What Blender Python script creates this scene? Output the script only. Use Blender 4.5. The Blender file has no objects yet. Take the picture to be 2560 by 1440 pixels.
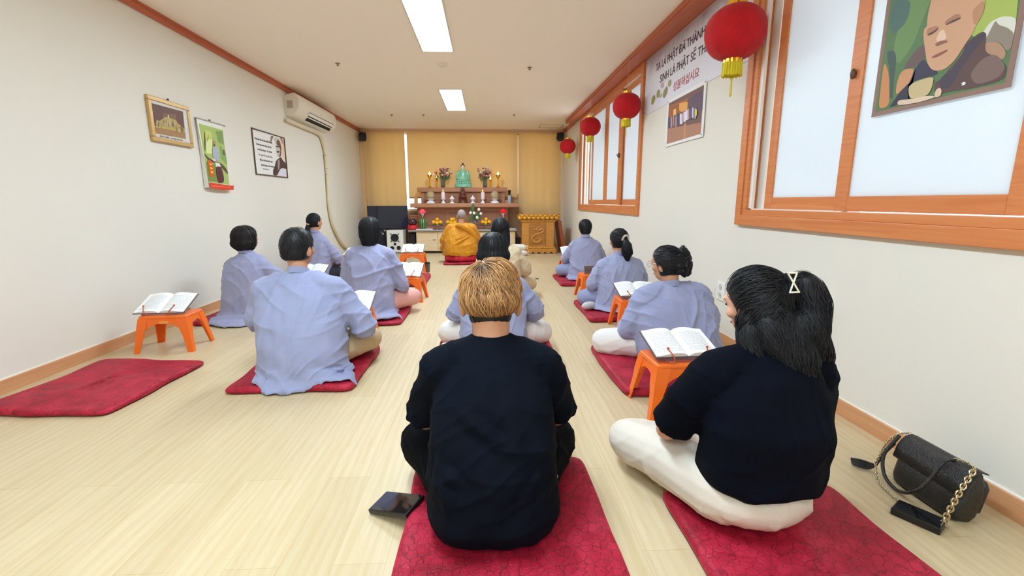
import bpy, bmesh, math, random
import numpy as np
from math import sin, cos, pi, radians, sqrt
from mathutils import Vector, Matrix, noise
from mathutils.bvhtree import BVHTree

S = bpy.context.scene
COL = S.collection
# ---------------------------------------------------------------- camera
cam_data = bpy.data.cameras.new('camera'); cam_data.lens = 16.034; cam_data.sensor_width = 36.0
cam_data.clip_start = 0.05
cam = bpy.data.objects.new('camera', cam_data); COL.objects.link(cam); S.camera = cam
_r, _u, _f = Vector((0.998407, -0.056361, -0.002711)), Vector((0.013183, 0.186274, 0.982409)), Vector((0.054865, 0.98088, -0.18672))
cam.matrix_world = Matrix(((_r.x, _u.x, -_f.x, 0), (_r.y, _u.y, -_f.y, 0), (_r.z, _u.z, -_f.z, 1.1), (0, 0, 0, 1)))
# ---------------------------------------------------------------- world (daylight behind the frosted windows)
W = bpy.data.worlds.new('daylight'); S.world = W; W.use_nodes = True
W.node_tree.nodes['Background'].inputs[0].default_value = (0.86, 0.92, 1.0, 1)
W.node_tree.nodes['Background'].inputs[1].default_value = 2.5
LAMP_POWER = 46.0
S.view_settings.view_transform = 'Standard'; S.view_settings.look = 'None'
S.view_settings.exposure = 0.23; S.view_settings.gamma = 1.0
S.view_settings.use_curve_mapping = False
S.cycles.max_bounces = 8; S.cycles.diffuse_bounces = 6; S.cycles.caustics_reflective = False; S.cycles.caustics_refractive = False
S.cycles.sample_clamp_indirect = 6

XL, XR, YB, YF, ZC = -2.84, 1.84, 11.0, -2.6, 2.72

# ================================================================ helpers
def lin(c):
    if isinstance(c, str): c = tuple(int(c[i:i+2], 16)/255 for i in (0, 2, 4))
    return tuple(x/12.92 if x <= .04045 else ((x+.055)/1.055)**2.4 for x in c) + (1,)
MATS = {}
def mat(name, col, rough=.6, metal=0., bump=None, var=None, sheen=0., spec=.5, trans=0., emis=None, coat=0., alpha=None, translucent=0.):
    """bump=(kind, scale, strength[, stretch])  var=(scale, other colour, amount[, stretch])"""
    if name in MATS: return MATS[name]
    m = bpy.data.materials.new(name); m.use_nodes = True; nt = m.node_tree; N = nt.nodes; L = nt.links
    b = N['Principled BSDF']; b.inputs['Base Color'].default_value = lin(col); b.inputs['Roughness'].default_value = rough
    b.inputs['Metallic'].default_value = metal; b.inputs['Specular IOR Level'].default_value = spec
    b.inputs['Sheen Weight'].default_value = sheen; b.inputs['Transmission Weight'].default_value = trans; b.inputs['Coat Weight'].default_value = coat
    if emis: b.inputs['Emission Color'].default_value = lin(emis[0]); b.inputs['Emission Strength'].default_value = emis[1]
    tc = N.new('ShaderNodeTexCoord')
    def coords(stretch):
        mp = N.new('ShaderNodeMapping'); mp.inputs['Scale'].default_value = stretch; L.new(tc.outputs['Object'], mp.inputs[0]); return mp
    if var:
        mp = coords(var[3] if len(var) > 3 else (1, 1, 1)); nz = N.new('ShaderNodeTexNoise'); nz.inputs['Scale'].default_value = var[0]; nz.inputs['Detail'].default_value = 4
        L.new(mp.outputs[0], nz.inputs[0]); mx = N.new('ShaderNodeMix'); mx.data_type = 'RGBA'
        mx.inputs[6].default_value = lin(col); mx.inputs[7].default_value = lin(var[1])
        mr = N.new('ShaderNodeMapRange'); mr.inputs[1].default_value = .35; mr.inputs[2].default_value = .68; mr.inputs[4].default_value = var[2]
        L.new(nz.outputs[0], mr.inputs[0]); L.new(mr.outputs[0], mx.inputs[0]); L.new(mx.outputs[2], b.inputs['Base Color'])
    if bump:
        mp = coords(bump[3] if len(bump) > 3 else (1, 1, 1))
        if bump[0] == 'noise':
            t = N.new('ShaderNodeTexNoise'); t.inputs['Detail'].default_value = 5; o = t.outputs[0]
        elif bump[0] == 'voronoi':
            t = N.new('ShaderNodeTexVoronoi'); o = t.outputs[0]
        else:
            t = N.new('ShaderNodeTexWave'); t.inputs['Distortion'].default_value = 1.5; o = t.outputs[1]
        t.inputs['Scale'].default_value = bump[1]; L.new(mp.outputs[0], t.inputs[0])
        bp = N.new('ShaderNodeBump'); bp.inputs['Strength'].default_value = bump[2]; bp.inputs['Distance'].default_value = .01
        L.new(o, bp.inputs['Height']); L.new(bp.outputs[0], b.inputs['Normal'])
    if translucent:
        tr = N.new('ShaderNodeBsdfTranslucent'); tr.inputs[0].default_value = lin(col)
        ms = N.new('ShaderNodeMixShader'); ms.inputs[0].default_value = translucent
        L.new(b.outputs[0], ms.inputs[1]); L.new(tr.outputs[0], ms.inputs[2]); L.new(ms.outputs[0], N['Material Output'].inputs[0])
    MATS[name] = m; return m

class G:
    def __init__(s): s.v = []; s.f = []; s.mi = []
    def add(s, vf, mi=0, M=None):
        v, f = vf; n = len(s.v)
        if M is not None: v = [tuple(M @ Vector(p)) for p in v]
        s.v += [tuple(p) for p in v]; s.f += [tuple(i+n for i in q) for q in f]; s.mi += [mi]*len(f); return s
    def box(s, x0, x1, y0, y1, z0, z1, mi=0, M=None, bev=0):
        return s.add(rbox(x0, x1, y0, y1, z0, z1, bev), mi, M)
    def build(s, name, mats, parent=None, smooth=False, auto=None):
        me = bpy.data.meshes.new(name); me.from_pydata(s.v, [], s.f)
        if not isinstance(mats, (list, tuple)): mats = [mats]
        for m in mats: me.materials.append(m)
        me.polygons.foreach_set('material_index', s.mi)
        bm = bmesh.new(); bm.from_mesh(me); bmesh.ops.recalc_face_normals(bm, faces=bm.faces); bm.to_mesh(me); bm.free()
        if smooth:
            me.polygons.foreach_set('use_smooth', [True]*len(me.polygons))
            if auto: me.set_sharp_from_angle(angle=radians(auto))
        me.update()
        o = bpy.data.objects.new(name, me); COL.objects.link(o)
        if parent is not None: o.parent = parent
        return o
def rbox(x0, x1, y0, y1, z0, z1, bev=0):
    v = [(x, y, z) for x in (x0, x1) for y in (y0, y1) for z in (z0, z1)]
    f = [(0, 1, 3, 2), (4, 6, 7, 5), (0, 4, 5, 1), (2, 3, 7, 6), (0, 2, 6, 4), (1, 5, 7, 3)]
    if not bev: return v, f
    bm = bmesh.new(); vs = [bm.verts.new(p) for p in v]; [bm.faces.new([vs[i] for i in q]) for q in f]
    bmesh.ops.recalc_face_normals(bm, faces=bm.faces)
    bmesh.ops.bevel(bm, geom=bm.edges[:], offset=bev, segments=2, profile=.5, affect='EDGES')
    bm.verts.index_update(); r = [tuple(p.co) for p in bm.verts], [tuple(p.index for p in q.verts) for q in bm.faces]; bm.free(); return r
def loft(rings, cap=True):
    n = len(rings[0]); v = [p for r in rings for p in r]; f = []
    for i in range(len(rings)-1):
        for j in range(n): f.append((i*n+j, i*n+(j+1) % n, (i+1)*n+(j+1) % n, (i+1)*n+j))
    if cap: f.append(tuple(range(n-1, -1, -1))); f.append(tuple((len(rings)-1)*n+j for j in range(n)))
    return v, f
def lathe(prof, n=20, c=(0, 0, 0)):
    return loft([[(c[0]+r*cos(2*pi*j/n), c[1]+r*sin(2*pi*j/n), c[2]+z) for j in range(n)] for r, z in [(max(r, 1e-4), z) for r, z in prof]])
def ellip(c, r, M=None, n=20, m=12):
    rings = []
    for i in range(m+1):
        a = -pi/2+pi*i/m; q = max(cos(a), 1e-3)
        ring = [Vector((r[0]*q*cos(2*pi*j/n), r[1]*q*sin(2*pi*j/n), r[2]*sin(a))) for j in range(n)]
        if M is not None: ring = [M @ p for p in ring]
        rings.append([tuple(p+Vector(c)) for p in ring])
    return loft(rings)
def spline(pts, k=6):
    P = [Vector(p) for p in pts]
    if len(P) < 3 or k < 2: return P
    Q = [2*P[0]-P[1]]+P+[2*P[-1]-P[-2]]; out = []
    for i in range(1, len(Q)-2):
        for t in range(k):
            t /= k; a, b, c, d = Q[i-1:i+3]
            out.append(.5*((2*b)+(c-a)*t+(2*a-5*b+4*c-d)*t*t+(3*b-a-3*c+d)*t**3))
    out.append(P[-1]); return out
def tube(pts, rad, n=12, k=6, capr=True, flat=None):
    """round-ended tube through pts; rad number or list; flat=(sx, axisvector) squashes"""
    P = spline(pts, k)
    if not isinstance(rad, (list, tuple)): rad = [rad]*len(pts)
    m = len(P); R = [float(np.interp(i/(m-1)*(len(pts)-1), range(len(pts)), rad)) for i in range(m)]
    if capr:
        d0 = (P[0]-P[1]).normalized(); d1 = (P[-1]-P[-2]).normalized(); a = []; ar = []; b = []; br = []
        for q in (80, 55, 30): a.append(P[0]+d0*R[0]*sin(radians(q))); ar.append(R[0]*cos(radians(q)))
        for q in (30, 55, 80): b.append(P[-1]+d1*R[-1]*sin(radians(q))); br.append(R[-1]*cos(radians(q)))
        P = a+P+b; R = ar+R+br
    T = [(P[min(i+1, len(P)-1)]-P[max(i-1, 0)]).normalized() for i in range(len(P))]
    up = Vector((0, 0, 1)) if abs(T[0].z) < .9 else Vector((1, 0, 0)); X = T[0].cross(up).normalized(); rings = []
    for p, t, r in zip(P, T, R):
        X = (X-t*X.dot(t)).normalized(); Y = t.cross(X)
        ring = []
        for j in range(n):
            o = (X*cos(2*pi*j/n)+Y*sin(2*pi*j/n))*r
            if flat: a = Vector(flat[1]).normalized(); o = o-a*o.dot(a)*(1-flat[0])
            ring.append(tuple(p+o))
        rings.append(ring)
    return loft(rings)
def prism(poly, z0, z1, ax='z'):
    """closed outline extruded along ax"""
    f3 = {'z': lambda a, b, c: (a, b, c), 'y': lambda a, b, c: (a, c, b), 'x': lambda a, b, c: (c, a, b)}[ax]
    n = len(poly); v = [f3(a, b, z0) for a, b in poly]+[f3(a, b, z1) for a, b in poly]
    f = [tuple(range(n)), tuple(range(2*n-1, n-1, -1))]+[(i, (i+1) % n, n+(i+1) % n, n+i) for i in range(n)]
    return v, f
def xf(loc=(0, 0, 0), rz=0, rx=0, ry=0, s=1):
    return Matrix.Translation(loc) @ Matrix.Rotation(rz, 4, 'Z') @ Matrix.Rotation(ry, 4, 'Y') @ Matrix.Rotation(rx, 4, 'X') @ Matrix.Diagonal((s, s, s, 1))
def tag(o, label, cat, group=None, kind=None):
    o['label'] = label; o['category'] = cat
    if group: o['group'] = group
    if kind: o['kind'] = kind
    return o
def struct(o): o['kind'] = 'structure'; return o
def thing(name, label, cat, loc=(0, 0, 0), rz=0, group=None):
    o = bpy.data.objects.new(name, None); COL.objects.link(o); o.empty_display_size = .05
    o.location = loc; o.rotation_euler = (0, 0, rz); tag(o, label, cat, group); return o
def dup(src, parent=None):
    c = src.copy(); COL.objects.link(c); c.parent = parent
    for ch in [o for o in list(bpy.data.objects) if o.parent is src]: dup(ch, c)
    return c
def place(o, loc, rz, label, group=None):
    o.location = loc; o.rotation_euler = (0, 0, rz); o['label'] = label
    if group: o['group'] = group
    return o
random.seed(7)

# ================================================================ surface materials
def wood_mat(name, c1, c2, grain=(1, 1, 1), sc=6, rough=.4, bump=.15):
    if name in MATS: return MATS[name]
    m = bpy.data.materials.new(name); m.use_nodes = True; nt = m.node_tree; N = nt.nodes; L = nt.links; b = N['Principled BSDF']
    tc = N.new('ShaderNodeTexCoord'); mp = N.new('ShaderNodeMapping'); mp.inputs['Scale'].default_value = grain; L.new(tc.outputs['Object'], mp.inputs[0])
    nz = N.new('ShaderNodeTexNoise'); nz.inputs['Scale'].default_value = sc; nz.inputs['Detail'].default_value = 8; nz.inputs['Distortion'].default_value = .6
    L.new(mp.outputs[0], nz.inputs[0]); cr = N.new('ShaderNodeValToRGB'); cr.color_ramp.elements[0].position = .3; cr.color_ramp.elements[1].position = .7
    cr.color_ramp.elements[0].color = lin(c1); cr.color_ramp.elements[1].color = lin(c2); L.new(nz.outputs[0], cr.inputs[0]); L.new(cr.outputs[0], b.inputs['Base Color'])
    b.inputs['Roughness'].default_value = rough
    bp = N.new('ShaderNodeBump'); bp.inputs['Strength'].default_value = bump; bp.inputs['Distance'].default_value = .002; L.new(nz.outputs[0], bp.inputs['Height']); L.new(bp.outputs[0], b.inputs['Normal'])
    MATS[name] = m; return m
def floor_mat():
    m = bpy.data.materials.new('laminate_floor'); m.use_nodes = True; nt = m.node_tree; N = nt.nodes; L = nt.links; b = N['Principled BSDF']
    tc = N.new('ShaderNodeTexCoord'); mp = N.new('ShaderNodeMapping'); mp.inputs['Rotation'].default_value = (0, 0, pi/2); L.new(tc.outputs['Object'], mp.inputs[0])
    br = N.new('ShaderNodeTexBrick'); br.offset = .37; br.inputs['Scale'].default_value = 1; br.inputs['Brick Width'].default_value = 1.25; br.inputs['Row Height'].default_value = .162
    br.inputs['Mortar Size'].default_value = .0012; br.inputs['Mortar Smooth'].default_value = .3; br.inputs['Bias'].default_value = 0
    br.inputs['Color1'].default_value = lin('d2c09d'); br.inputs['Color2'].default_value = lin('c9b692'); br.inputs['Mortar'].default_value = lin('bfa67e')
    L.new(mp.outputs[0], br.inputs[0])
    m2 = N.new('ShaderNodeMapping'); m2.inputs['Scale'].default_value = (9, .8, 1); L.new(tc.outputs['Object'], m2.inputs[0])
    nz = N.new('ShaderNodeTexNoise'); nz.inputs['Scale'].default_value = 3.2; nz.inputs['Detail'].default_value = 9; nz.inputs['Distortion'].default_value = 1.2; nz.inputs['Roughness'].default_value = .62; L.new(m2.outputs[0], nz.inputs[0])
    m3 = N.new('ShaderNodeMapping'); m3.inputs['Scale'].default_value = (5, .45, 1); L.new(tc.outputs['Object'], m3.inputs[0])
    wv = N.new('ShaderNodeTexWave'); wv.bands_direction = 'X'; wv.inputs['Scale'].default_value = 1.6; wv.inputs['Distortion'].default_value = 9; wv.inputs['Detail'].default_value = 3; wv.inputs['Detail Scale'].default_value = 1.2; L.new(m3.outputs[0], wv.inputs[0])
    def mix(f, a, bcol, fac):
        x = N.new('ShaderNodeMix'); x.data_type = 'RGBA'; x.blend_type = 'MULTIPLY'; mr = N.new('ShaderNodeMapRange'); mr.inputs[1].default_value = .35; mr.inputs[2].default_value = .8; mr.inputs[4].default_value = fac
        L.new(f, mr.inputs[0]); L.new(mr.outputs[0], x.inputs[0]); L.new(a, x.inputs[6]); x.inputs[7].default_value = lin(bcol); return x.outputs[2]
    c = mix(nz.outputs[0], br.outputs[0], 'dccba8', .38); c = mix(wv.outputs[1], c, 'ece0c6', .3)
    L.new(c, b.inputs['Base Color']); b.inputs['Roughness'].default_value = .38; b.inputs['Specular IOR Level'].default_value = .45
    bp = N.new('ShaderNodeBump'); bp.inputs['Strength'].default_value = .25; bp.inputs['Distance'].default_value = .001; L.new(br.outputs[1], bp.inputs['Height']); bp.invert = True
    L.new(bp.outputs[0], b.inputs['Normal']); return m
def velvet_mat(name='crimson_velvet', base='a3142e', light='c22a44', dark='7d0d20'):
    m = bpy.data.materials.new(name); m.use_nodes = True; nt = m.node_tree; N = nt.nodes; L = nt.links; b = N['Principled BSDF']
    tc = N.new('ShaderNodeTexCoord')
    nw = N.new('ShaderNodeTexNoise'); nw.inputs['Scale'].default_value = 22; nw.inputs['Detail'].default_value = 2; L.new(tc.outputs['Object'], nw.inputs[0])
    mv = N.new('ShaderNodeMix'); mv.data_type = 'RGBA'; mv.inputs[0].default_value = .022; L.new(tc.outputs['Object'], mv.inputs[6]); L.new(nw.outputs[1], mv.inputs[7])
    vo = N.new('ShaderNodeTexVoronoi'); vo.inputs['Scale'].default_value = 34; L.new(mv.outputs[2], vo.inputs[0])
    ma = N.new('ShaderNodeMath'); ma.operation = 'MULTIPLY'; ma.inputs[1].default_value = 30; L.new(vo.outputs['Distance'], ma.inputs[0])
    sn = N.new('ShaderNodeMath'); sn.operation = 'SINE'; L.new(ma.outputs[0], sn.inputs[0])
    vd = N.new('ShaderNodeTexVoronoi'); vd.feature = 'DISTANCE_TO_EDGE'; vd.inputs['Scale'].default_value = 34; L.new(mv.outputs[2], vd.inputs[0])
    mr = N.new('ShaderNodeMapRange'); mr.inputs[1].default_value = 0; mr.inputs[2].default_value = .06; L.new(vd.outputs[0], mr.inputs[0])
    a2 = N.new('ShaderNodeMath'); a2.operation = 'MULTIPLY_ADD'; a2.inputs[1].default_value = .22; L.new(sn.outputs[0], a2.inputs[0]); L.new(mr.outputs[0], a2.inputs[2])
    nz = N.new('ShaderNodeTexNoise'); nz.inputs['Scale'].default_value = 7; nz.inputs['Detail'].default_value = 6; nz.inputs['Roughness'].default_value = .65; nz.inputs['Distortion'].default_value = 1.; L.new(tc.outputs['Object'], nz.inputs[0])
    cr = N.new('ShaderNodeValToRGB'); e = cr.color_ramp.elements; e[0].position = .3; e[0].color = lin(dark); e[1].position = .72; e[1].color = lin(light); x = e.new(.5); x.color = lin(base)
    L.new(nz.outputs[0], cr.inputs[0])
    mx = N.new('ShaderNodeMix'); mx.data_type = 'RGBA'; mx.blend_type = 'MULTIPLY'; mx.inputs[0].default_value = .5; L.new(cr.outputs[0], mx.inputs[6]); L.new(a2.outputs[0], mx.inputs[7])
    L.new(mx.outputs[2], b.inputs['Base Color']); b.inputs['Roughness'].default_value = .55; b.inputs['Sheen Weight'].default_value = .35; b.inputs['Sheen Roughness'].default_value = .35; b.inputs['Sheen Tint'].default_value = lin('e05070')
    b.inputs['Specular IOR Level'].default_value = .3
    bp = N.new('ShaderNodeBump'); bp.inputs['Strength'].default_value = .35; bp.inputs['Distance'].default_value = .003; L.new(a2.outputs[0], bp.inputs['Height']); L.new(bp.outputs[0], b.inputs['Normal'])
    return m
M_WALL = mat('cream_wallpaper', 'e4dfd3', .75, bump=('noise', 260, .12), spec=.3)
M_WALLB = mat('tan_wallpaper', 'c9ab8a', .75, bump=('noise', 200, .15), var=(6, 'bd9c7b', .5))
M_CEIL = mat('ceiling_paper', 'fbf1e6', .8, bump=('noise', 180, .1), spec=.2)
M_ORW = wood_mat('orange_wood_trim', 'c9743f', 'd68850', (1.2, 1.2, 14), 5, .42)
M_ORWH = wood_mat('orange_wood_rail', 'c9743f', 'd68850', (14, .7, 14), 3, .42)
M_TRIM = wood_mat('red_wood_crown', 'b4593a', 'bf6744', (14, .7, 14), 3, .45)
M_BASE = wood_mat('baseboard_wood', 'c68c60', 'd29c70', (14, .7, 14), 3, .5)
M_WHITE = mat('white_plastic', 'eeebe4', .4)
M_PANE = mat('frosted_white_pane', 'e6ebee', .35, translucent=.35)
M_FLOOR = floor_mat(); M_VELVET = velvet_mat()
M_BLACK = mat('black_plastic', '101012', .35); M_BLKM = mat('matte_black', '0b0b0d', .7)
M_GOLD = mat('polished_gold', 'e0a436', .25, 1.); M_STEEL = mat('steel', 'b8b8ba', .3, 1.)
M_PAPER = mat('white_paper', 'eceded', .8)

# ================================================================ room shell
g = G().box(XL-.1, XR+.1, YF, YB+.1, -.1, 0); struct(g.build('floor', M_FLOOR))
g = G().box(XL-.1, XR+.1, YF, YB+.1, ZC, ZC+.1); struct(g.build('ceiling', M_CEIL))
g = G().box(XL-.12, XL, YF, YB+.1, 0, ZC); struct(g.build('wall_left', M_WALL))
WB = (-.33, 3.27); WA = (5.46, 9.05); WZ = (.93, 2.65); T = .14
g = G()
for y0, y1 in ((YF, WB[0]+.03), (WB[1]-.03, WA[0]+.03), (WA[1]-.03, YB+.1)): g.box(XR, XR+T, y0, y1, 0, ZC)
for a, b in (WA, WB): g.box(XR, XR+T, a+.03, b-.03, 0, WZ[0]+.03); g.box(XR, XR+T, a+.03, b-.03, WZ[1]-.02, ZC)
struct(g.build('wall_right', M_WALL))
BW = (-2.6, 1.7, .88, 2.66)  # opening extended behind the right blind, added so daylight glows through the fabric
g = G().box(XL, BW[0], YB, YB+.15, 0, ZC).box(BW[1], XR, YB, YB+.15, 0, ZC).box(BW[0], BW[1], YB, YB+.15, BW[3], ZC).box(BW[0], BW[1], YB, YB+.15, 0, BW[2]).box(.2, .9, YB-.01, YB+.02, BW[2]-.02, 1.27)
struct(g.build('wall_back', M_WALLB))
struct(G().box(XL, XR, YF-.12, YF, 0, ZC).build('wall_front', M_WALL))
M_GAP = mat('white_caulk', 'f0ece2', .6)
for nm, x0, x1 in (('baseboard_left', XL, XL+.014), ('baseboard_right', XR-.014, XR)):
    g = G().box(x0, x1, YF, YB, .0, .082, bev=.003)
    xx = (x0, x1+.002) if 'left' in nm else (x0-.002, x1)
    g.box(xx[0], xx[1], YF, YB, .0, .026); g.box(*((x0, x0+.006) if 'left' in nm else (x1-.006, x1)), YF, YB, .082, .087, mi=1)
    struct(g.build(nm, [M_BASE, M_GAP]))
struct(G().box(XL, XR, YB-.014, YB, 0, .08, bev=.003).build('baseboard_back', M_BASE))
g = G().box(XL, XL+.02, YF, YB, 2.645, ZC, bev=.004).box(XL, XL+.028, YF, YB, 2.70, ZC-.001); struct(g.build('trim_1', M_TRIM))
g = G().box(1.655, XR, YF, 9.7, 2.652, ZC, bev=.003).box(1.645, 1.66, YF, 9.7, 2.672, ZC, bev=.003).box(XR-.03, XR, 9.7, YB, 2.64, ZC, bev=.003)
struct(g.build('trim_2', M_TRIM))
g = G().box(XL+.02, XR, YB-.05, YB, 2.66, ZC, bev=.004).box(XL+.02, XR, YB-.09, YB-.05, 2.70, ZC, bev=.003)
struct(g.build('trim_3', mat('pale_curtain_rail', 'dcb896', .5)))
g = G().box(XL, XL+.085, YB-.12, YB, .0, 2.64, bev=.004).box(XL+.085, XL+.1, YB-.1, YB, 0, 2.64, bev=.003)
struct(g.build('trim_4', mat('pale_corner_wood', 'e3bd8c', .5)))
struct(G().box(XR-.07, XR, YB-.1, YB, 0, 2.64, bev=.003).build('trim_5', mat('cream_corner', 'e2cfb4', .6)))

def window(name, span, cells, track, latch=None):
    """cells: (y0, y1, depth, stile width) glass openings in the sashes"""
    y0, y1 = span; z0, z1 = WZ
    g = G()
    g.box(XR-.03, XR+.12, y0, y0+.07, z0, z1, bev=.003).box(XR-.03, XR+.12, y1-.07, y1, z0, z1, bev=.003)
    g.box(XR-.03, XR+.12, y0+.07, y1-.07, z0, z0+.07, mi=1, bev=.003).box(XR-.018, XR+.12, y0+.07, y1-.07, z0+.07, z0+.11, mi=1, bev=.002)
    g.box(XR-.03, XR+.12, y0+.07, y1-.07, z1-.06, z1, mi=1, bev=.003)
    g.box(XR-.02, XR+.12, y0+.07, y0+.115, z0+.11, z1-.06, bev=.002).box(XR-.02, XR+.12, y1-.115, y1-.07, z0+.11, z1-.06, bev=.002)
    w = struct(g.build(name, [M_ORW, M_ORWH]))
    t = G()
    for a, b in track: t.box(XR+.0, XR+.1, a, b, z0+.11, z0+.116).box(XR+.02, XR+.1, a, b, z1-.075, z1-.06)
    t.box(XR+.055, XR+.075, y1-.2, y1-.115, z0+.11, z1-.06).box(XR+.0, XR+.02, y1-.15, y1-.115, z0+.11, z1-.06)
    t.build('sliding_track', M_WHITE, w)
    for (a, b, d, st0, st1) in cells:
        s = G(); x0, x1 = XR+d, XR+d+.028
        s.box(x0, x1, a-st0, a, z0+.116, z1-.07, bev=.002).box(x0, x1, b, b+st1, z0+.116, z1-.07, bev=.002)
        s.box(x0, x1, a, b, z0+.116, z0+.19, mi=1, bev=.002).box(x0, x1, a, b, z1-.14, z1-.07, mi=1, bev=.002)
        so = s.build('sash', [M_ORW, M_ORWH], w)
        G().box(x0+.01, x0+.018, a, b, z0+.19, z1-.14).build('frosted_pane', M_PANE, so)
    if latch:
        G().add(ellip((XR-.004, latch, 1.72), (.012, .022, .04))).add(tube([(XR-.01, latch, 1.70), (XR-.025, latch+.01, 1.73)], .006)).build('window_latch', mat('dark_latch', '5a3a28', .4), w, smooth=True)
    return w
window('window_1', WA, [(5.62, 6.36, .05, .05, .1), (6.5, 7.08, .01, .13, .07), (7.27, 8.06, .01, .12, .06), (8.16, 8.46, .05, .08, .06)], [(5.56, 6.4), (8.1, 8.95)], 6.43)
window('window_2', WB, [(2.37, 2.98, .05, .03, .075), (1.55, 2.285, .01, .12, .085), (.68, 1.38, .01, .085, .05), (-.12, .6, .05, .1, .03)], [(2.3, 3.16), (-.25, .6)], None)
g = G().add(ellip((XR-.002, 2.335, 1.72), (.012, .014, .025))); o = g.build('finger_pull', mat('dark_latch', '5a3a28', .4), bpy.data.objects['window_2'], smooth=True)
# back window behind the blinds
g = G()
for a, b, c, d in ((BW[0], BW[1], BW[2], BW[2]+.05), (BW[0], BW[1], BW[3]-.05, BW[3]), (BW[0], BW[0]+.06, BW[2], BW[3]), (BW[1]-.06, BW[1], BW[2], BW[3]), (-.6, -.52, BW[2], BW[3]), (.66, .86, BW[2], BW[3])): g.box(a, b, YB+.02, YB+.08, c, d, bev=.004)  # wide right post is added, unseen, to block daylight at the blind gap
w3 = struct(g.build('window_3', M_WHITE)); G().box(BW[0]+.06, BW[1]-.06, YB+.045, YB+.05, BW[2]+.05, BW[3]-.05).build('pane', mat('back_window_glass', 'f4f8fb', .5, translucent=.9), w3)

# ================================================================ ceiling fixtures
M_LAMP = mat('lit_diffuser', 'ffffff', .5, emis=('d6edff', LAMP_POWER)); M_LFR = mat('lamp_frame', 'dcdcd8', .4)
for y0, lab in ((.55, 'long white ceiling light panel, the one above the man with dyed hair'), (3.87, 'long bright ceiling light panel nearest the camera, cut by the top of the photo'), (7.16, 'short looking bright ceiling light panel nearest the altar'), (-2.3, 'long ceiling light panel behind the camera')):
    t = thing('ceiling_light', lab, 'ceiling light', (-.5, y0+.77, ZC), group='ceiling light panels')
    g = G().box(-.175, .175, -.785, -.77, -.012, 0).box(-.175, .175, .77, .785, -.012, 0).box(-.175, -.16, -.77, .77, -.012, 0).box(.16, .175, -.77, .77, -.012, 0)
    g.build('frame', M_LFR, t); G().box(-.16, .16, -.77, .77, -.008, -.002).build('diffuser', M_LAMP, t)
def ceiling_dot(name, x, y, prof, m, lab, cat, grp=None):
    o = G().add(lathe(prof, 20)).build(name, m, None, smooth=True, auto=40); o.location = (x, y, ZC); tag(o, lab, cat, grp)
ceiling_dot('smoke_detector', -.5, 5.9, [(.065, 0), (.065, -.012), (.045, -.03), (.038, -.034), (0, -.034)], mat('detector_plastic', 'e9dfd4', .5), 'round white smoke detector between the two ceiling lights', 'smoke detector')
M_SPR = mat('sprinkler_metal', 'a8946c', .35, .8)
for i, (x, y, l) in enumerate([(-1.74, 5.94, 'small sprinkler head on ceiling left of the smoke detector'), (.56, 6.0, 'small sprinkler head on ceiling right of the smoke detector'), (-1.16, 9.2, 'small sprinkler head on ceiling, the far one next to the short lamp on its left'), (-1.76, 9.22, 'small sprinkler head on far ceiling closest to the air conditioner'), (.56, 9.13, 'small sprinkler head on far ceiling right of the short lamp')]):
    ceiling_dot('sprinkler_head', x, y, [(.028, 0), (.028, -.005), (.012, -.008), (.009, -.022), (.016, -.026), (.016, -.029), (0, -.029)], M_SPR, l, 'sprinkler', 'ceiling sprinklers')
g = G()
for a in ((1.2, 1.71, 10.25, 10.262), (1.2, 1.71, 10.65, 10.662), (1.2, 1.212, 10.25, 10.66), (1.698, 1.71, 10.25, 10.66)): g.box(a[0], a[1], a[2], a[3], ZC-.004, ZC)
g.box(1.215, 1.695, 10.265, 10.645, ZC-.002, ZC, mi=1)
tag(g.build('ceiling_hatch', [mat('hatch_edge', '9a7a50', .5), M_CEIL]), 'square access hatch in the ceiling by the far right corner', 'hatch')

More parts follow.
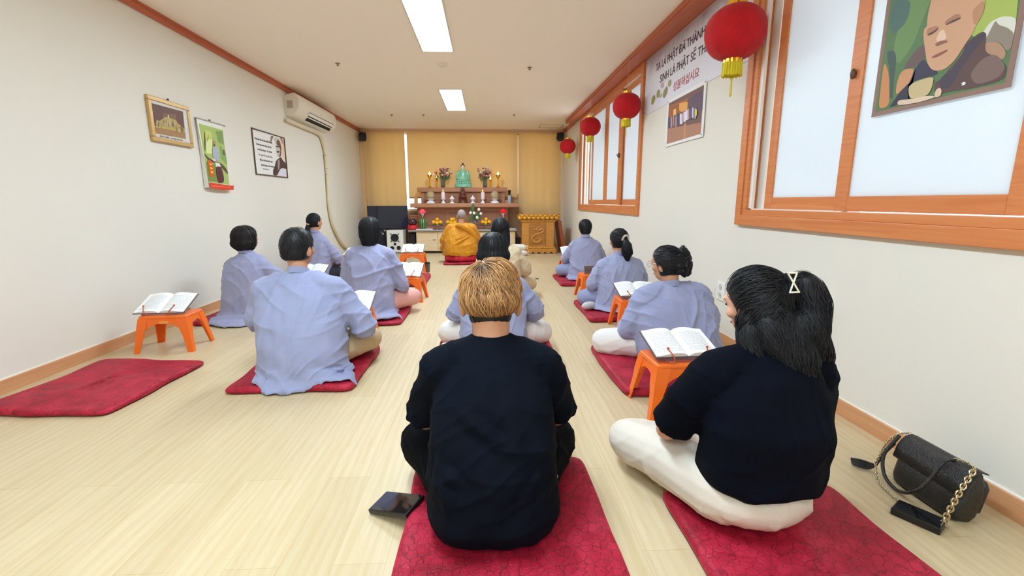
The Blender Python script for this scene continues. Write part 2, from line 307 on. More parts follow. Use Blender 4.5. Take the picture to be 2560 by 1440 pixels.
PICS={'port':[('5e7a52',[(2.202,2.147),(1.619,1.926),(1.632,1.778),(1.63,1.563),(1.669,1.494),(2.158,1.52),(2.17,1.851)]),('6f8f5c',[(2.08,2.053),(1.945,1.993),(1.992,1.857),(2.027,1.751),(2.09,1.687),(2.128,1.782),(2.097,1.895)]),('54706a',[(2.164,1.988),(2.062,1.948),(2.071,1.865),(2.136,1.83),(2.163,1.884)]),('4a5c58',[(2.162,1.778),(2.101,1.753),(2.095,1.619),(2.088,1.553),(2.11,1.558),(2.119,1.66)]),('a8b95e',[(1.795,1.955),(1.638,1.91),(1.632,1.763),(1.625,1.697),(1.687,1.745),(1.749,1.697),(1.782,1.716),(1.754,1.809)]),('c98b5a',[(2.165,1.729),(2.138,1.693),(2.117,1.624),(2.1,1.523),(2.158,1.52),(2.162,1.598)]),('6b5a58',[(1.973,1.747),(2.008,1.732),(2.047,1.683),(2.049,1.666),(1.996,1.662),(1.955,1.687),(1.927,1.695)]),('d9dad0',[(1.736,1.707),(1.713,1.738),(1.675,1.743),(1.641,1.729),(1.626,1.716),(1.622,1.664),(1.64,1.632),(1.672,1.664),(1.724,1.675)]),('8f8478',[(1.708,1.709),(1.696,1.738),(1.681,1.716),(1.651,1.698),(1.623,1.669),(1.623,1.626),(1.639,1.615),(1.665,1.656),(1.723,1.669)]),('b08a72',[(1.724,1.672),(1.671,1.658),(1.639,1.615),(1.642,1.589),(1.69,1.608),(1.723,1.634)]),('c9946c',[(2.075,1.565),(2.077,1.614),(2.067,1.654),(2.044,1.665),(1.999,1.656),(2.005,1.624),(2.016,1.596),(2.041,1.575)]),('5f4a48',[(1.793,1.691),(1.737,1.716),(1.717,1.698),(1.715,1.638),(1.673,1.608),(1.631,1.569),(1.627,1.546),(1.633,1.52),(1.722,1.515),(1.828,1.524),(1.886,1.521),(1.895,1.571),(1.872,1.581),(1.835,1.618),(1.796,1.656)]),('4c4350',[(1.786,1.689),(1.731,1.713),(1.716,1.695),(1.736,1.673),(1.768,1.636),(1.797,1.59),(1.827,1.536),(1.866,1.545),(1.873,1.588),(1.829,1.605),(1.793,1.655)]),('7d6660',[(1.72,1.616),(1.675,1.62),(1.63,1.566),(1.648,1.529),(1.724,1.524),(1.756,1.568)]),('423e52',[(1.962,1.686),(1.934,1.648),(1.884,1.61),(1.897,1.603),(1.971,1.606),(2.025,1.598),(2.04,1.571),(2.094,1.515),(2.0,1.528),(2.006,1.536),(2.021,1.581),(2.005,1.624),(1.995,1.655)]),('3c3a4a',[(2.02,1.597),(2.005,1.532),(2.099,1.516),(2.053,1.574)]),('cda080',[(1.965,1.987),(1.821,1.933),(1.756,1.855),(1.744,1.817),(1.747,1.784),(1.763,1.745),(1.77,1.718),(1.797,1.68),(1.822,1.639),(1.858,1.615),(1.893,1.618),(1.92,1.632),(1.944,1.667),(1.965,1.732),(1.979,1.778),(1.98,1.807),(1.968,1.809),(1.973,1.849),(1.968,1.904)]),('b98a6a',[(1.786,1.804),(1.759,1.823),(1.746,1.82),(1.742,1.791),(1.753,1.755),(1.772,1.745),(1.781,1.78)]),('b07f66',[(1.968,1.803),(1.924,1.798),(1.912,1.787),(1.93,1.772),(1.962,1.769)]),('a87a64',[(1.891,1.804),(1.847,1.816),(1.825,1.799),(1.841,1.784),(1.888,1.788)]),('5e4640',[(1.96,1.778),(1.932,1.782),(1.916,1.788),(1.914,1.782),(1.93,1.772),(1.955,1.77)]),('5e4640',[(1.885,1.79),(1.86,1.796),(1.827,1.795),(1.826,1.789),(1.855,1.788),(1.882,1.785)]),('e6c4ae',[(1.906,1.773),(1.889,1.773),(1.873,1.74),(1.878,1.73),(1.906,1.732),(1.918,1.742)]),('8e6050',[(1.919,1.727),(1.899,1.733),(1.871,1.727),(1.862,1.718),(1.886,1.717),(1.91,1.715)]),('93584e',[(1.925,1.681),(1.897,1.686),(1.861,1.69),(1.856,1.684),(1.888,1.674),(1.92,1.673)]),('c8b48a',[(2.016,1.596),(1.9,1.603),(1.9,1.559),(1.913,1.53),(1.957,1.526),(2.001,1.535)]),('dcc4ae',[(2.058,1.531),(2.047,1.538),(1.988,1.529),(1.935,1.53),(1.886,1.521),(1.881,1.513),(1.954,1.508),(2.051,1.515)]),('dcc0a8',[(1.885,1.527),(1.88,1.545),(1.866,1.548),(1.856,1.536),(1.856,1.517),(1.867,1.512),(1.881,1.513)]),('f0ece8',[(1.783,1.544),(1.767,1.547),(1.762,1.539),(1.768,1.534),(1.78,1.536),(1.773,1.54)])],'quote':[('e9e8e4',[(5.986,1.972),(6.876,1.981),(6.864,1.445),(5.978,1.441)]),('8a7868',[(6.486,1.965),(6.578,1.972),(6.514,1.918),(6.48,1.879),(6.45,1.859),(6.463,1.917)]),('e8c9a8',[(6.741,1.976),(6.876,1.981),(6.859,1.641),(6.755,1.723),(6.765,1.831)]),('9a8474',[(6.754,1.972),(6.825,1.975),(6.861,1.914),(6.849,1.888)]),('c8c0b8',[(6.542,1.927),(6.601,1.955),(6.699,1.97),(6.758,1.925),(6.775,1.844),(6.749,1.758),(6.725,1.714),(6.626,1.705),(6.6,1.767),(6.607,1.86),(6.59,1.904)]),('6b564c',[(6.639,1.916),(6.706,1.942),(6.748,1.912),(6.773,1.838),(6.746,1.758),(6.725,1.714),(6.667,1.703),(6.735,1.792),(6.713,1.849),(6.662,1.867),(6.634,1.863)]),('3e302c',[(6.604,1.845),(6.714,1.855),(6.722,1.841),(6.6,1.831)]),('4a3732',[(6.609,1.779),(6.686,1.79),(6.718,1.776),(6.653,1.763),(6.612,1.762)]),('4e3c38',[(6.499,1.549),(6.558,1.641),(6.635,1.682),(6.739,1.715),(6.773,1.677),(6.867,1.642),(6.868,1.55),(6.792,1.569),(6.69,1.556),(6.608,1.497),(6.564,1.454),(6.437,1.45),(6.454,1.523)]),('a08c84',[(6.61,1.663),(6.676,1.68),(6.686,1.633),(6.629,1.528),(6.595,1.532)]),('dcd8e4',[(6.571,1.454),(6.625,1.51),(6.704,1.554),(6.792,1.566),(6.859,1.543),(6.862,1.454)])],'framed':[('eeeae4',[(4.249,1.951),(4.687,1.953),(4.674,1.653),(4.23,1.647)]),('6d4f52',[(4.259,1.927),(4.669,1.934),(4.658,1.685),(4.256,1.681)]),('8c6a5a',[(4.386,1.871),(4.565,1.888),(4.557,1.848),(4.376,1.825)]),('b8955a',[(4.263,1.74),(4.662,1.752),(4.658,1.685),(4.256,1.681)]),('cdb676',[(4.264,1.744),(4.295,1.804),(4.324,1.786),(4.376,1.825),(4.451,1.852),(4.472,1.841),(4.555,1.84),(4.567,1.811),(4.603,1.805),(4.654,1.773),(4.661,1.746),(4.451,1.743)]),('e6d9c8',[(4.445,1.865),(4.462,1.866),(4.458,1.839),(4.441,1.839)]),('d8c070',[(4.264,1.746),(4.663,1.756),(4.663,1.744),(4.263,1.733)]),('b78f66',[(4.263,1.729),(4.662,1.742),(4.657,1.689),(4.256,1.683)]),('bfa878',[(4.285,1.759),(4.291,1.789),(4.296,1.798),(4.303,1.799),(4.303,1.79),(4.297,1.759)]),('8d7456',[(4.294,1.74),(4.3,1.77),(4.305,1.779),(4.312,1.78),(4.313,1.772),(4.306,1.74)]),('bfa878',[(4.312,1.761),(4.318,1.792),(4.323,1.801),(4.329,1.802),(4.33,1.793),(4.324,1.761)]),('c7b184',[(4.326,1.766),(4.332,1.797),(4.337,1.806),(4.344,1.807),(4.345,1.798),(4.338,1.766)]),('bfa878',[(4.332,1.732),(4.338,1.762),(4.343,1.771),(4.35,1.772),(4.351,1.764),(4.344,1.732)]),('c7b184',[(4.351,1.758),(4.357,1.789),(4.362,1.798),(4.369,1.799),(4.37,1.79),(4.363,1.758)]),('a48a60',[(4.368,1.776),(4.374,1.806),(4.379,1.815),(4.386,1.816),(4.387,1.808),(4.38,1.776)]),('e0cfa0',[(4.377,1.757),(4.384,1.788),(4.389,1.797),(4.396,1.798),(4.397,1.79),(4.39,1.757)]),('bfa878',[(4.396,1.781),(4.403,1.812),(4.407,1.821),(4.414,1.822),(4.415,1.813),(4.409,1.781)]),('e0cfa0',[(4.405,1.757),(4.411,1.788),(4.416,1.797),(4.423,1.798),(4.424,1.789),(4.417,1.757)]),('a48a60',[(4.419,1.758),(4.425,1.789),(4.43,1.798),(4.437,1.799),(4.438,1.79),(4.431,1.758)]),('e0cfa0',[(4.438,1.782),(4.444,1.814),(4.449,1.823),(4.456,1.824),(4.457,1.815),(4.451,1.782)]),('e0cfa0',[(4.448,1.764),(4.454,1.795),(4.459,1.805),(4.467,1.806),(4.468,1.797),(4.461,1.764)]),('c7b184',[(4.466,1.785),(4.473,1.817),(4.478,1.826),(4.485,1.827),(4.486,1.818),(4.479,1.785)]),('8d7456',[(4.478,1.775),(4.485,1.807),(4.49,1.816),(4.497,1.817),(4.498,1.808),(4.492,1.775)]),('a48a60',[(4.491,1.768),(4.498,1.8),(4.503,1.809),(4.51,1.81),(4.511,1.801),(4.504,1.768)]),('e0cfa0',[(4.508,1.778),(4.514,1.81),(4.519,1.819),(4.527,1.82),(4.528,1.811),(4.521,1.778)]),('c7b184',[(4.523,1.784),(4.53,1.816),(4.535,1.826),(4.543,1.827),(4.544,1.818),(4.537,1.784)]),('bfa878',[(4.532,1.754),(4.538,1.786),(4.543,1.795),(4.551,1.797),(4.552,1.787),(4.545,1.754)]),('c7b184',[(4.541,1.727),(4.547,1.759),(4.552,1.768),(4.56,1.77),(4.561,1.76),(4.554,1.727)]),('e0cfa0',[(4.557,1.735),(4.564,1.767),(4.569,1.776),(4.577,1.778),(4.578,1.768),(4.571,1.735)]),('c7b184',[(4.571,1.729),(4.577,1.761),(4.583,1.77),(4.59,1.772),(4.591,1.762),(4.584,1.729)]),('8d7456',[(4.591,1.755),(4.598,1.787),(4.603,1.797),(4.611,1.798),(4.612,1.789),(4.605,1.755)]),('8d7456',[(4.603,1.738),(4.61,1.771),(4.615,1.78),(4.622,1.781),(4.624,1.772),(4.617,1.738)]),('a48a60',[(4.619,1.744),(4.626,1.776),(4.631,1.786),(4.639,1.787),(4.64,1.778),(4.633,1.744)]),('bfa878',[(4.636,1.749),(4.642,1.782),(4.648,1.792),(4.656,1.793),(4.657,1.784),(4.65,1.75)])],'cal':[('e9e6dc',[(4.854,1.903),(5.291,1.901),(5.265,1.253),(4.894,1.285)]),('a9bd6a',[(4.877,1.862),(5.294,1.86),(5.272,1.284),(4.892,1.3)]),('c3d070',[(4.953,1.815),(5.092,1.813),(5.043,1.68),(4.934,1.633),(4.899,1.741)]),('dbe29a',[(4.951,1.714),(5.075,1.736),(5.023,1.585),(4.934,1.588)]),('7f9a58',[(5.157,1.828),(5.291,1.847),(5.272,1.707),(5.176,1.719)]),('86a860',[(5.193,1.697),(5.288,1.624),(5.284,1.501),(5.184,1.553)]),('5a4a3a',[(4.892,1.584),(4.919,1.564),(4.972,1.535),(5.069,1.514),(5.174,1.505),(5.262,1.45),(5.277,1.39),(5.203,1.434),(5.126,1.483),(5.035,1.499),(4.939,1.52),(4.898,1.556)]),('5d5040',[(4.944,1.797),(4.959,1.799),(4.946,1.691),(4.909,1.585),(4.913,1.665)]),('5d5040',[(5.024,1.78),(4.992,1.725),(4.955,1.686),(4.982,1.724)]),('7b8d46',[(4.904,1.495),(5.052,1.483),(5.037,1.311),(4.895,1.311)]),('6f5a4a',[(5.239,1.655),(5.27,1.646),(5.258,1.59),(5.223,1.605)]),('aab0be',[(5.048,1.657),(5.082,1.673),(5.133,1.667),(5.153,1.634),(5.148,1.562),(5.132,1.513),(5.084,1.533),(5.027,1.557)]),('d8cfc6',[(5.014,1.544),(5.065,1.543),(5.081,1.521),(5.038,1.511),(5.01,1.526)]),('b08a70',[(5.071,1.718),(5.095,1.732),(5.113,1.717),(5.104,1.687),(5.073,1.675),(5.066,1.694)]),('4c3a36',[(5.069,1.683),(5.107,1.69),(5.08,1.661)]),('e2ddd2',[(5.052,1.507),(5.13,1.501),(5.151,1.473),(5.053,1.463)]),('5d2f33',[(5.048,1.462),(5.155,1.467),(5.176,1.36),(5.158,1.304),(5.054,1.297),(5.048,1.365)]),('d8601f',[(4.918,1.513),(4.959,1.522),(5.0,1.502),(5.003,1.445),(4.994,1.357),(4.918,1.353),(4.924,1.428)]),('f3c64a',[(4.947,1.487),(4.986,1.484),(4.986,1.469),(4.947,1.472)]),('f3c64a',[(4.949,1.449),(4.985,1.446),(4.984,1.429),(4.948,1.432)]),('f3c64a',[(4.948,1.412),(4.985,1.41),(4.983,1.388),(4.947,1.39)]),('d9432a',[(4.889,1.297),(5.27,1.277),(5.341,1.279),(5.328,1.232),(5.114,1.227),(4.9,1.242)]),('ee7a55',[(4.915,1.269),(5.278,1.259),(5.277,1.253),(4.923,1.259)])],'group':[('eceae8',[(4.712,2.076),(3.913,2.069),(3.903,1.629),(4.718,1.64)]),('7c5e58',[(4.691,2.05),(3.949,2.049),(3.949,1.658),(4.69,1.662)]),('a0663f',[(4.686,2.014),(4.263,2.0),(4.249,1.907),(4.469,1.91),(4.686,1.909)]),('e8a95c',[(4.434,1.998),(4.283,1.986),(4.248,1.97),(4.249,1.907),(4.386,1.914),(4.431,1.942)]),('f0c078',[(4.567,1.967),(4.502,1.964),(4.499,1.906),(4.561,1.908)]),('b06a48',[(4.677,2.022),(4.136,2.005),(4.134,1.993),(4.674,2.007)]),('6a5866',[(4.241,2.0),(3.951,2.015),(3.943,1.85),(4.052,1.862),(4.229,1.922)]),('b08068',[(4.683,1.808),(3.946,1.75),(3.949,1.658),(4.69,1.662)]),('c58e6a',[(4.298,1.797),(4.252,1.79),(4.242,1.66),(4.288,1.661)]),('4c4866',[(4.66,1.815),(4.675,1.908),(4.667,1.92),(4.652,1.918),(4.642,1.902),(4.628,1.816)]),('6a6080',[(4.629,1.802),(4.643,1.893),(4.636,1.906),(4.621,1.904),(4.611,1.888),(4.597,1.802)]),('c79a86',[(4.601,1.805),(4.615,1.896),(4.608,1.908),(4.593,1.906),(4.583,1.89),(4.57,1.805)]),('6a6080',[(4.572,1.806),(4.586,1.896),(4.579,1.909),(4.565,1.906),(4.555,1.891),(4.542,1.806)]),('c79a86',[(4.545,1.814),(4.56,1.904),(4.553,1.917),(4.538,1.914),(4.529,1.899),(4.515,1.814)]),('4c4866',[(4.518,1.813),(4.532,1.902),(4.525,1.915),(4.511,1.912),(4.501,1.897),(4.488,1.813)]),('c79a86',[(4.487,1.795),(4.501,1.884),(4.495,1.897),(4.481,1.894),(4.471,1.879),(4.458,1.796)]),('6a6080',[(4.461,1.802),(4.475,1.891),(4.469,1.903),(4.455,1.901),(4.445,1.886),(4.432,1.803)]),('4c4866',[(4.436,1.814),(4.45,1.901),(4.444,1.913),(4.43,1.911),(4.421,1.896),(4.408,1.814)]),('6a6080',[(4.408,1.8),(4.422,1.887),(4.415,1.899),(4.402,1.897),(4.392,1.882),(4.379,1.8)]),('e8e4f2',[(4.382,1.803),(4.396,1.89),(4.39,1.902),(4.376,1.899),(4.367,1.885),(4.354,1.803)]),('d9cfe6',[(4.355,1.796),(4.369,1.883),(4.363,1.895),(4.35,1.892),(4.34,1.878),(4.328,1.797)]),('c79a86',[(4.33,1.798),(4.344,1.884),(4.338,1.896),(4.325,1.894),(4.316,1.879),(4.303,1.798)]),('c9b8cc',[(4.307,1.813),(4.321,1.898),(4.315,1.91),(4.302,1.908),(4.293,1.893),(4.28,1.813)]),('e8e4f2',[(4.281,1.804),(4.294,1.889),(4.288,1.9),(4.276,1.898),(4.267,1.884),(4.254,1.804)]),('e8e4f2',[(4.258,1.816),(4.272,1.9),(4.266,1.911),(4.253,1.909),(4.244,1.895),(4.232,1.816)]),('d9cfe6',[(4.233,1.812),(4.247,1.895),(4.241,1.907),(4.228,1.905),(4.22,1.891),(4.207,1.812)]),('c79a86',[(4.21,1.817),(4.223,1.901),(4.218,1.912),(4.205,1.91),(4.197,1.896),(4.184,1.818)]),('6a6080',[(4.186,1.817),(4.199,1.899),(4.194,1.911),(4.182,1.909),(4.173,1.895),(4.161,1.817)]),('6a6080',[(4.16,1.802),(4.174,1.884),(4.168,1.896),(4.156,1.893),(4.147,1.879),(4.135,1.802)]),('6a6080',[(4.14,1.818),(4.153,1.9),(4.147,1.911),(4.135,1.909),(4.127,1.895),(4.115,1.818)]),('e8e4f2',[(4.116,1.811),(4.129,1.893),(4.123,1.904),(4.112,1.902),(4.103,1.888),(4.091,1.812)]),('4c4866',[(4.091,1.801),(4.104,1.882),(4.099,1.893),(4.087,1.891),(4.079,1.878),(4.067,1.801)]),('c9b8cc',[(4.069,1.799),(4.081,1.88),(4.076,1.891),(4.065,1.889),(4.057,1.875),(4.044,1.8)]),('d8cc50',[(4.064,1.873),(4.039,1.875),(4.03,1.858),(4.033,1.815),(4.056,1.819),(4.077,1.862)])],'ban':[('cfcbd6',[(5.414,2.674),(3.834,2.651),(3.348,2.603),(3.261,2.42),(3.237,2.163),(3.275,2.05),(3.686,2.088),(5.417,2.085)]),('8d7880',[(5.414,2.674),(3.834,2.651),(3.348,2.603),(3.29,2.48),(3.902,2.555),(4.531,2.625),(5.264,2.6)]),('ab9ca8',[(5.371,2.647),(3.911,2.605),(3.78,2.59),(4.191,2.577),(4.919,2.595),(5.26,2.574)]),('dcdce6',[(4.886,2.387),(3.872,2.366),(3.285,2.107),(3.285,2.053),(3.687,2.094),(4.45,2.112)])],'leaf':[('9c9458',[(5.218,2.142),(5.205,2.214),(5.122,2.229),(5.09,2.174),(5.155,2.129)]),('a09a64',[(5.069,2.194),(5.055,2.255),(4.974,2.245),(4.954,2.185),(5.018,2.163)]),('969060',[(4.881,2.146),(4.869,2.205),(4.789,2.237),(4.754,2.21),(4.767,2.16),(4.825,2.126)]),('a8a270',[(4.757,2.226),(4.753,2.27),(4.694,2.278),(4.669,2.242),(4.703,2.206)]),('7a6a58',[(4.963,2.171),(4.899,2.189),(4.887,2.182),(4.95,2.16)]),('c9a8b8',[(4.955,2.264),(4.949,2.302),(4.883,2.294),(4.87,2.252),(4.906,2.237)])]}
# ================================================================ wall pieces
def chaikin(p, it=2):
    if len(p) < 5: return p
    for _ in range(it):
        q = []
        for i in range(len(p)):
            a, b = p[i], p[(i+1) % len(p)]; q += [(a[0]*.8+b[0]*.2, a[1]*.8+b[1]*.2), (a[0]*.2+b[0]*.8, a[1]*.2+b[1]*.8)]
        p = q
    return p
def poly_picture(name, key, X, sgn, parent, first=0):
    """a printed picture: layered flat colour patches on a real sheet"""
    g = G(); cols = []
    for k, (c, pts) in enumerate(PICS[key]):
        if c not in cols: cols.append(c)
        d = (.0004+.00025*k)*sgn
        pts = chaikin(pts) if key != 'group' else pts; n = len(pts); v = [(X+d, a, b) for a, b in pts]; g.add((v, [tuple(range(n))]), cols.index(c))
    ms = [mat('print_'+c, c, .55, spec=.25) for c in cols]
    return g.build(name, ms, parent)
def frame_bars(g, X, sgn, y0, y1, z0, z1, w, t, mi=0, bev=.002):
    x0, x1 = (X, X+sgn*t) if sgn > 0 else (X+sgn*t, X)
    g.box(x0, x1, y0, y1, z0, z0+w, mi, bev=bev).box(x0, x1, y0, y1, z1-w, z1, mi, bev=bev).box(x0, x1, y0, y0+w, z0+w, z1-w, mi, bev=bev).box(x0, x1, y1-w, y1, z0+w, z1-w, mi, bev=bev)
    return g
def text_mesh(s, size, M, m, parent, name='lettering', ext=.0006, align='LEFT', bold=0., sx=1.):
    c = bpy.data.curves.new(name, 'FONT'); c.body = s; c.size = size; c.extrude = ext; c.align_x = align; c.offset = bold; c.resolution_u = 3
    o = bpy.data.objects.new(name, c); COL.objects.link(o)
    me = bpy.data.meshes.new_from_object(o.evaluated_get(bpy.context.evaluated_depsgraph_get())); bpy.data.objects.remove(o)
    me.transform(M @ Matrix.Diagonal((sx, 1, 1, 1))); me.materials.clear(); me.materials.append(m)
    n = bpy.data.objects.new(name, me); COL.objects.link(n); n.parent = parent; return n
MR = lambda x, y, z: Matrix(((0, 0, -1, x), (-1, 0, 0, y), (0, 1, 0, z), (0, 0, 0, 1)))   # text on the right wall
ML = lambda x, y, z: Matrix(((0, 0, 1, x), (1, 0, 0, y), (0, 1, 0, z), (0, 0, 0, 1)))    # text on the left wall
MF = lambda x, y, z: Matrix(((1, 0, 0, x), (0, 0, -1, y), (0, 1, 0, z), (0, 0, 0, 1)))   # text facing the camera end

M_GF = mat('gold_frame_wood', 'c8a468', .35, .3, bump=('noise', 60, .1)); M_NAIL = mat('nail', '6a5548', .5, .5)
t = thing('picture_frame', 'gold framed group photograph on the left wall, nearest of the three pictures', 'picture', (0, 0, 0))
g = frame_bars(G(), XL, 1, 4.21, 4.76, 1.615, 1.99, .038, .03, bev=.006); g.build('frame', M_GF, t)
G().box(XL+.004, XL+.02, 4.24, 4.73, 1.64, 1.965).build('mount', M_PAPER, t)
poly_picture('photograph', 'framed', XL+.02, 1, t); 
text_mesh('ĐẠI LỄ KỶ NIỆM  •  LƯU NIỆM CHƯ TĂNG', .016, ML(XL+.0255, 4.3, 1.66), mat('blue_caption', '44506a', .6), t, 'caption')
def clear_pane():
    m = bpy.data.materials.new('clear_glazing'); m.use_nodes = True; N = m.node_tree.nodes; L = m.node_tree.links; N.remove(N['Principled BSDF'])
    a = N.new('ShaderNodeBsdfTransparent'); b = N.new('ShaderNodeBsdfGlossy'); b.inputs['Roughness'].default_value = .02; lw = N.new('ShaderNodeLayerWeight'); fr = N.new('ShaderNodeMath'); fr.operation = 'MULTIPLY_ADD'; fr.inputs[1].default_value = .4; fr.inputs[2].default_value = .04; p3 = N.new('ShaderNodeMath'); p3.operation = 'POWER'; p3.inputs[1].default_value = 3; L.new(lw.outputs['Facing'], p3.inputs[0]); L.new(p3.outputs[0], fr.inputs[0]); x = N.new('ShaderNodeMixShader')
    L.new(fr.outputs[0], x.inputs[0]); L.new(a.outputs[0], x.inputs[1]); L.new(b.outputs[0], x.inputs[2]); L.new(x.outputs[0], N['Material Output'].inputs[0]); return m
G().box(XL+.027, XL+.028, 4.246, 4.724, 1.652, 1.953).build('glazing', clear_pane(), t)
G().add(ellip((XL+.012, 4.49, 2.0), (.01, .006, .012))).build('nail', M_NAIL, t)
t = thing('wall_calendar', 'hanging paper wall calendar with a red bottom strip and a figure among trees', 'calendar')
g = G(); n = 10; vs = []
for i in range(n+1):
    z = 1.91-.66*i/n; d = .012+.02*(i/n); vs.append((d, z))
prof = [(XL+.006, 1.91), (XL+.006, 1.24)]+[(XL+d+.012, z) for d, z in vs[::-1]]
v, f = prism([(a, b) for a, b in prof], 4.88, 5.33, 'y'); g.add((v, f)); g.build('page_block', mat('calendar_pages', 'e3ded2', .8), t)
g = G(); cols = []
for k, (c, pts) in enumerate(PICS['cal']):
    pts = chaikin(pts) if k not in (0, len(PICS['cal'])-2) else pts
    if c not in cols: cols.append(c)
    g.add(([(XL+float(np.interp(1.91-b, [0, .66], [.0265, .0465]))+.0006+.0004*k, a, b) for a, b in pts], [tuple(range(len(pts)))]), cols.index(c))
g.build('front_picture', [mat('print_'+c, c, .55, spec=.25) for c in cols], t)
G().box(XL+.004, XL+.03, 4.86, 5.36, 1.905, 1.918, bev=.002).build('hanging_rail', mat('grey_rail', 'a39d90', .5), t); G().add(ellip((XL+.012, 5.1, 1.925), (.01, .008, .012))).build('nail', M_NAIL, t)
t = thing('quote_poster', 'square poster in a thin dark frame, lines of writing beside a smiling bald man', 'poster')
frame_bars(G(), XL, 1, 5.975, 6.90, 1.435, 1.992, .014, .014).build('frame', mat('dark_brown_frame', '57402f', .5), t)
poly_picture('print', 'quote', XL+.006, 1, t)
M_INK = mat('black_ink', '35302c', .7); M_INKG = mat('grey_ink', '9a948c', .7)
for i, (s, m) in enumerate([('Thân hôm nếu thai chân người kiểu tiên', M_INK), ('Ta nhìn qua lo trên chân cuộc nhân', M_INK), ('có thể yêu lòng ta. Yêu đời ơi', M_INK), ('Yêu ngọn lửa cháy bập bùng', M_INKG), ('Bây bao không bơ bơ, lánh', M_INK), ('bên lửa lòng ta vẫn nương tựa.', M_INK)]):
    text_mesh(s, .034, ML(XL+.0085, 6.03+.02*i, 1.862-.062*i), m, t, sx=.85 if i < 2 else .95)
text_mesh('Thơ Thiền sư trích', .022, ML(XL+.0085, 6.16, 1.51), M_INKG, t)

# framed things on the right wall
t = thing('wall_banner', 'long pale printed banner with Vietnamese and Korean lettering above the group photo', 'banner')
g = G().box(XR-.006, XR-.003, 3.285, 5.44, 2.06, 2.65); g.build('sheet', mat('banner_white', 'e6e4ea', .5, var=(2.2, '9a8792', .0)), t)
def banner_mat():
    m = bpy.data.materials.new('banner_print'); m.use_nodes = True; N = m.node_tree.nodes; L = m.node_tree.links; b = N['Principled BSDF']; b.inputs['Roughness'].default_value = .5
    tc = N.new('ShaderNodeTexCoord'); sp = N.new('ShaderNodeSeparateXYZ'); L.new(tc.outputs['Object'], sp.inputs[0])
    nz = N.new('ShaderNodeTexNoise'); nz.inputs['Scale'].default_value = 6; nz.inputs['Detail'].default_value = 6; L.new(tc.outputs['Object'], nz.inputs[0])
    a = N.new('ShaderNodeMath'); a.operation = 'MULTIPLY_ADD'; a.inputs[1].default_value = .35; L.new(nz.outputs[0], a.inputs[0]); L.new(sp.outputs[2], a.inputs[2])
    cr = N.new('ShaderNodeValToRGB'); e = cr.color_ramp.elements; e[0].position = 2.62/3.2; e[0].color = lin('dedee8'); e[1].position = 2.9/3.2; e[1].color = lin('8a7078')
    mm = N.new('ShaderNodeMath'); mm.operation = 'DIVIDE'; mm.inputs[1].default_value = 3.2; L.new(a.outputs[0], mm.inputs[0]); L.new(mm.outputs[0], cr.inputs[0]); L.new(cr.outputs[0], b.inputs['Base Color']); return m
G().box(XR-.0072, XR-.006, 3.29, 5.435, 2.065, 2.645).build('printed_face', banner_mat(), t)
poly_picture('leaf_motif', 'leaf', XR-.008, -1, t)
M_TXT = mat('dark_maroon_print', '4a2330', .6); M_RTX = mat('red_print', 'b8323c', .6)
text_mesh('TA LÀ PHẬT ĐÃ THÀNH CHÚNG', .105, MR(XR-.009, 5.12, 2.455), M_TXT, t, bold=.0005, sx=.97)
text_mesh('SINH LÀ PHẬT SẼ THÀNH', .108, MR(XR-.009, 4.99, 2.31), M_TXT, t, bold=.0005, sx=1.0)
text_mesh('성불하십시요', .095, MR(XR-.009, 4.62, 2.15), M_RTX, t, sx=1.05)
for y, z in ((5.42, 2.62), (3.31, 2.62), (3.31, 2.09), (5.42, 2.09)): G().add(ellip((XR-.009, y, z), (.003, .007, .007), n=10, m=6)).build('pin', M_NAIL, t)
t = thing('group_photo_poster', 'white bordered poster of a crowd photo taken in a hall, under the banner', 'poster')
G().box(XR-.012, XR-.004, 3.915, 4.735, 1.635, 2.082, bev=.001).build('board', M_PAPER, t); poly_picture('photograph', 'group', XR-.0125, -1, t)
for y, z in ((3.93, 1.65), (4.72, 1.65), (3.93, 2.068), (4.72, 2.068)): G().add(lathe([(.008, 0), (.008, .004), (0, .006)], 10), 0, Matrix.Translation((XR-.012, y, z)) @ Matrix.Rotation(-pi/2, 4, 'Y')).build('screw_cap', M_STEEL, t)
t = thing('portrait_poster', 'large colour portrait of an elderly bald man raising a wooden bowl, stuck on the window', 'poster')
G().box(XR+.006, XR+.0085, 1.605, 2.195, 1.49, 2.25).build('sheet', mat('brown_print_border', '8d6f62', .55), t)
g = G(); cols = []
for k, (c, pts) in enumerate(PICS['port']):
    if c not in cols: cols.append(c)
    pts = [(min(max(a, 1.625), 2.175), min(max(b, 1.505), 2.235)) for a, b in chaikin(pts)] if k else [(1.625, 1.51), (2.175, 1.51), (2.175, 2.235), (1.625, 2.235)]
    g.add(([(XR+.0058-.00012*k, a, b) for a, b in pts], [tuple(range(len(pts)))]), cols.index(c))
g.build('portrait_print', [mat('print_'+c, c, .5, spec=.3) for c in cols], t)

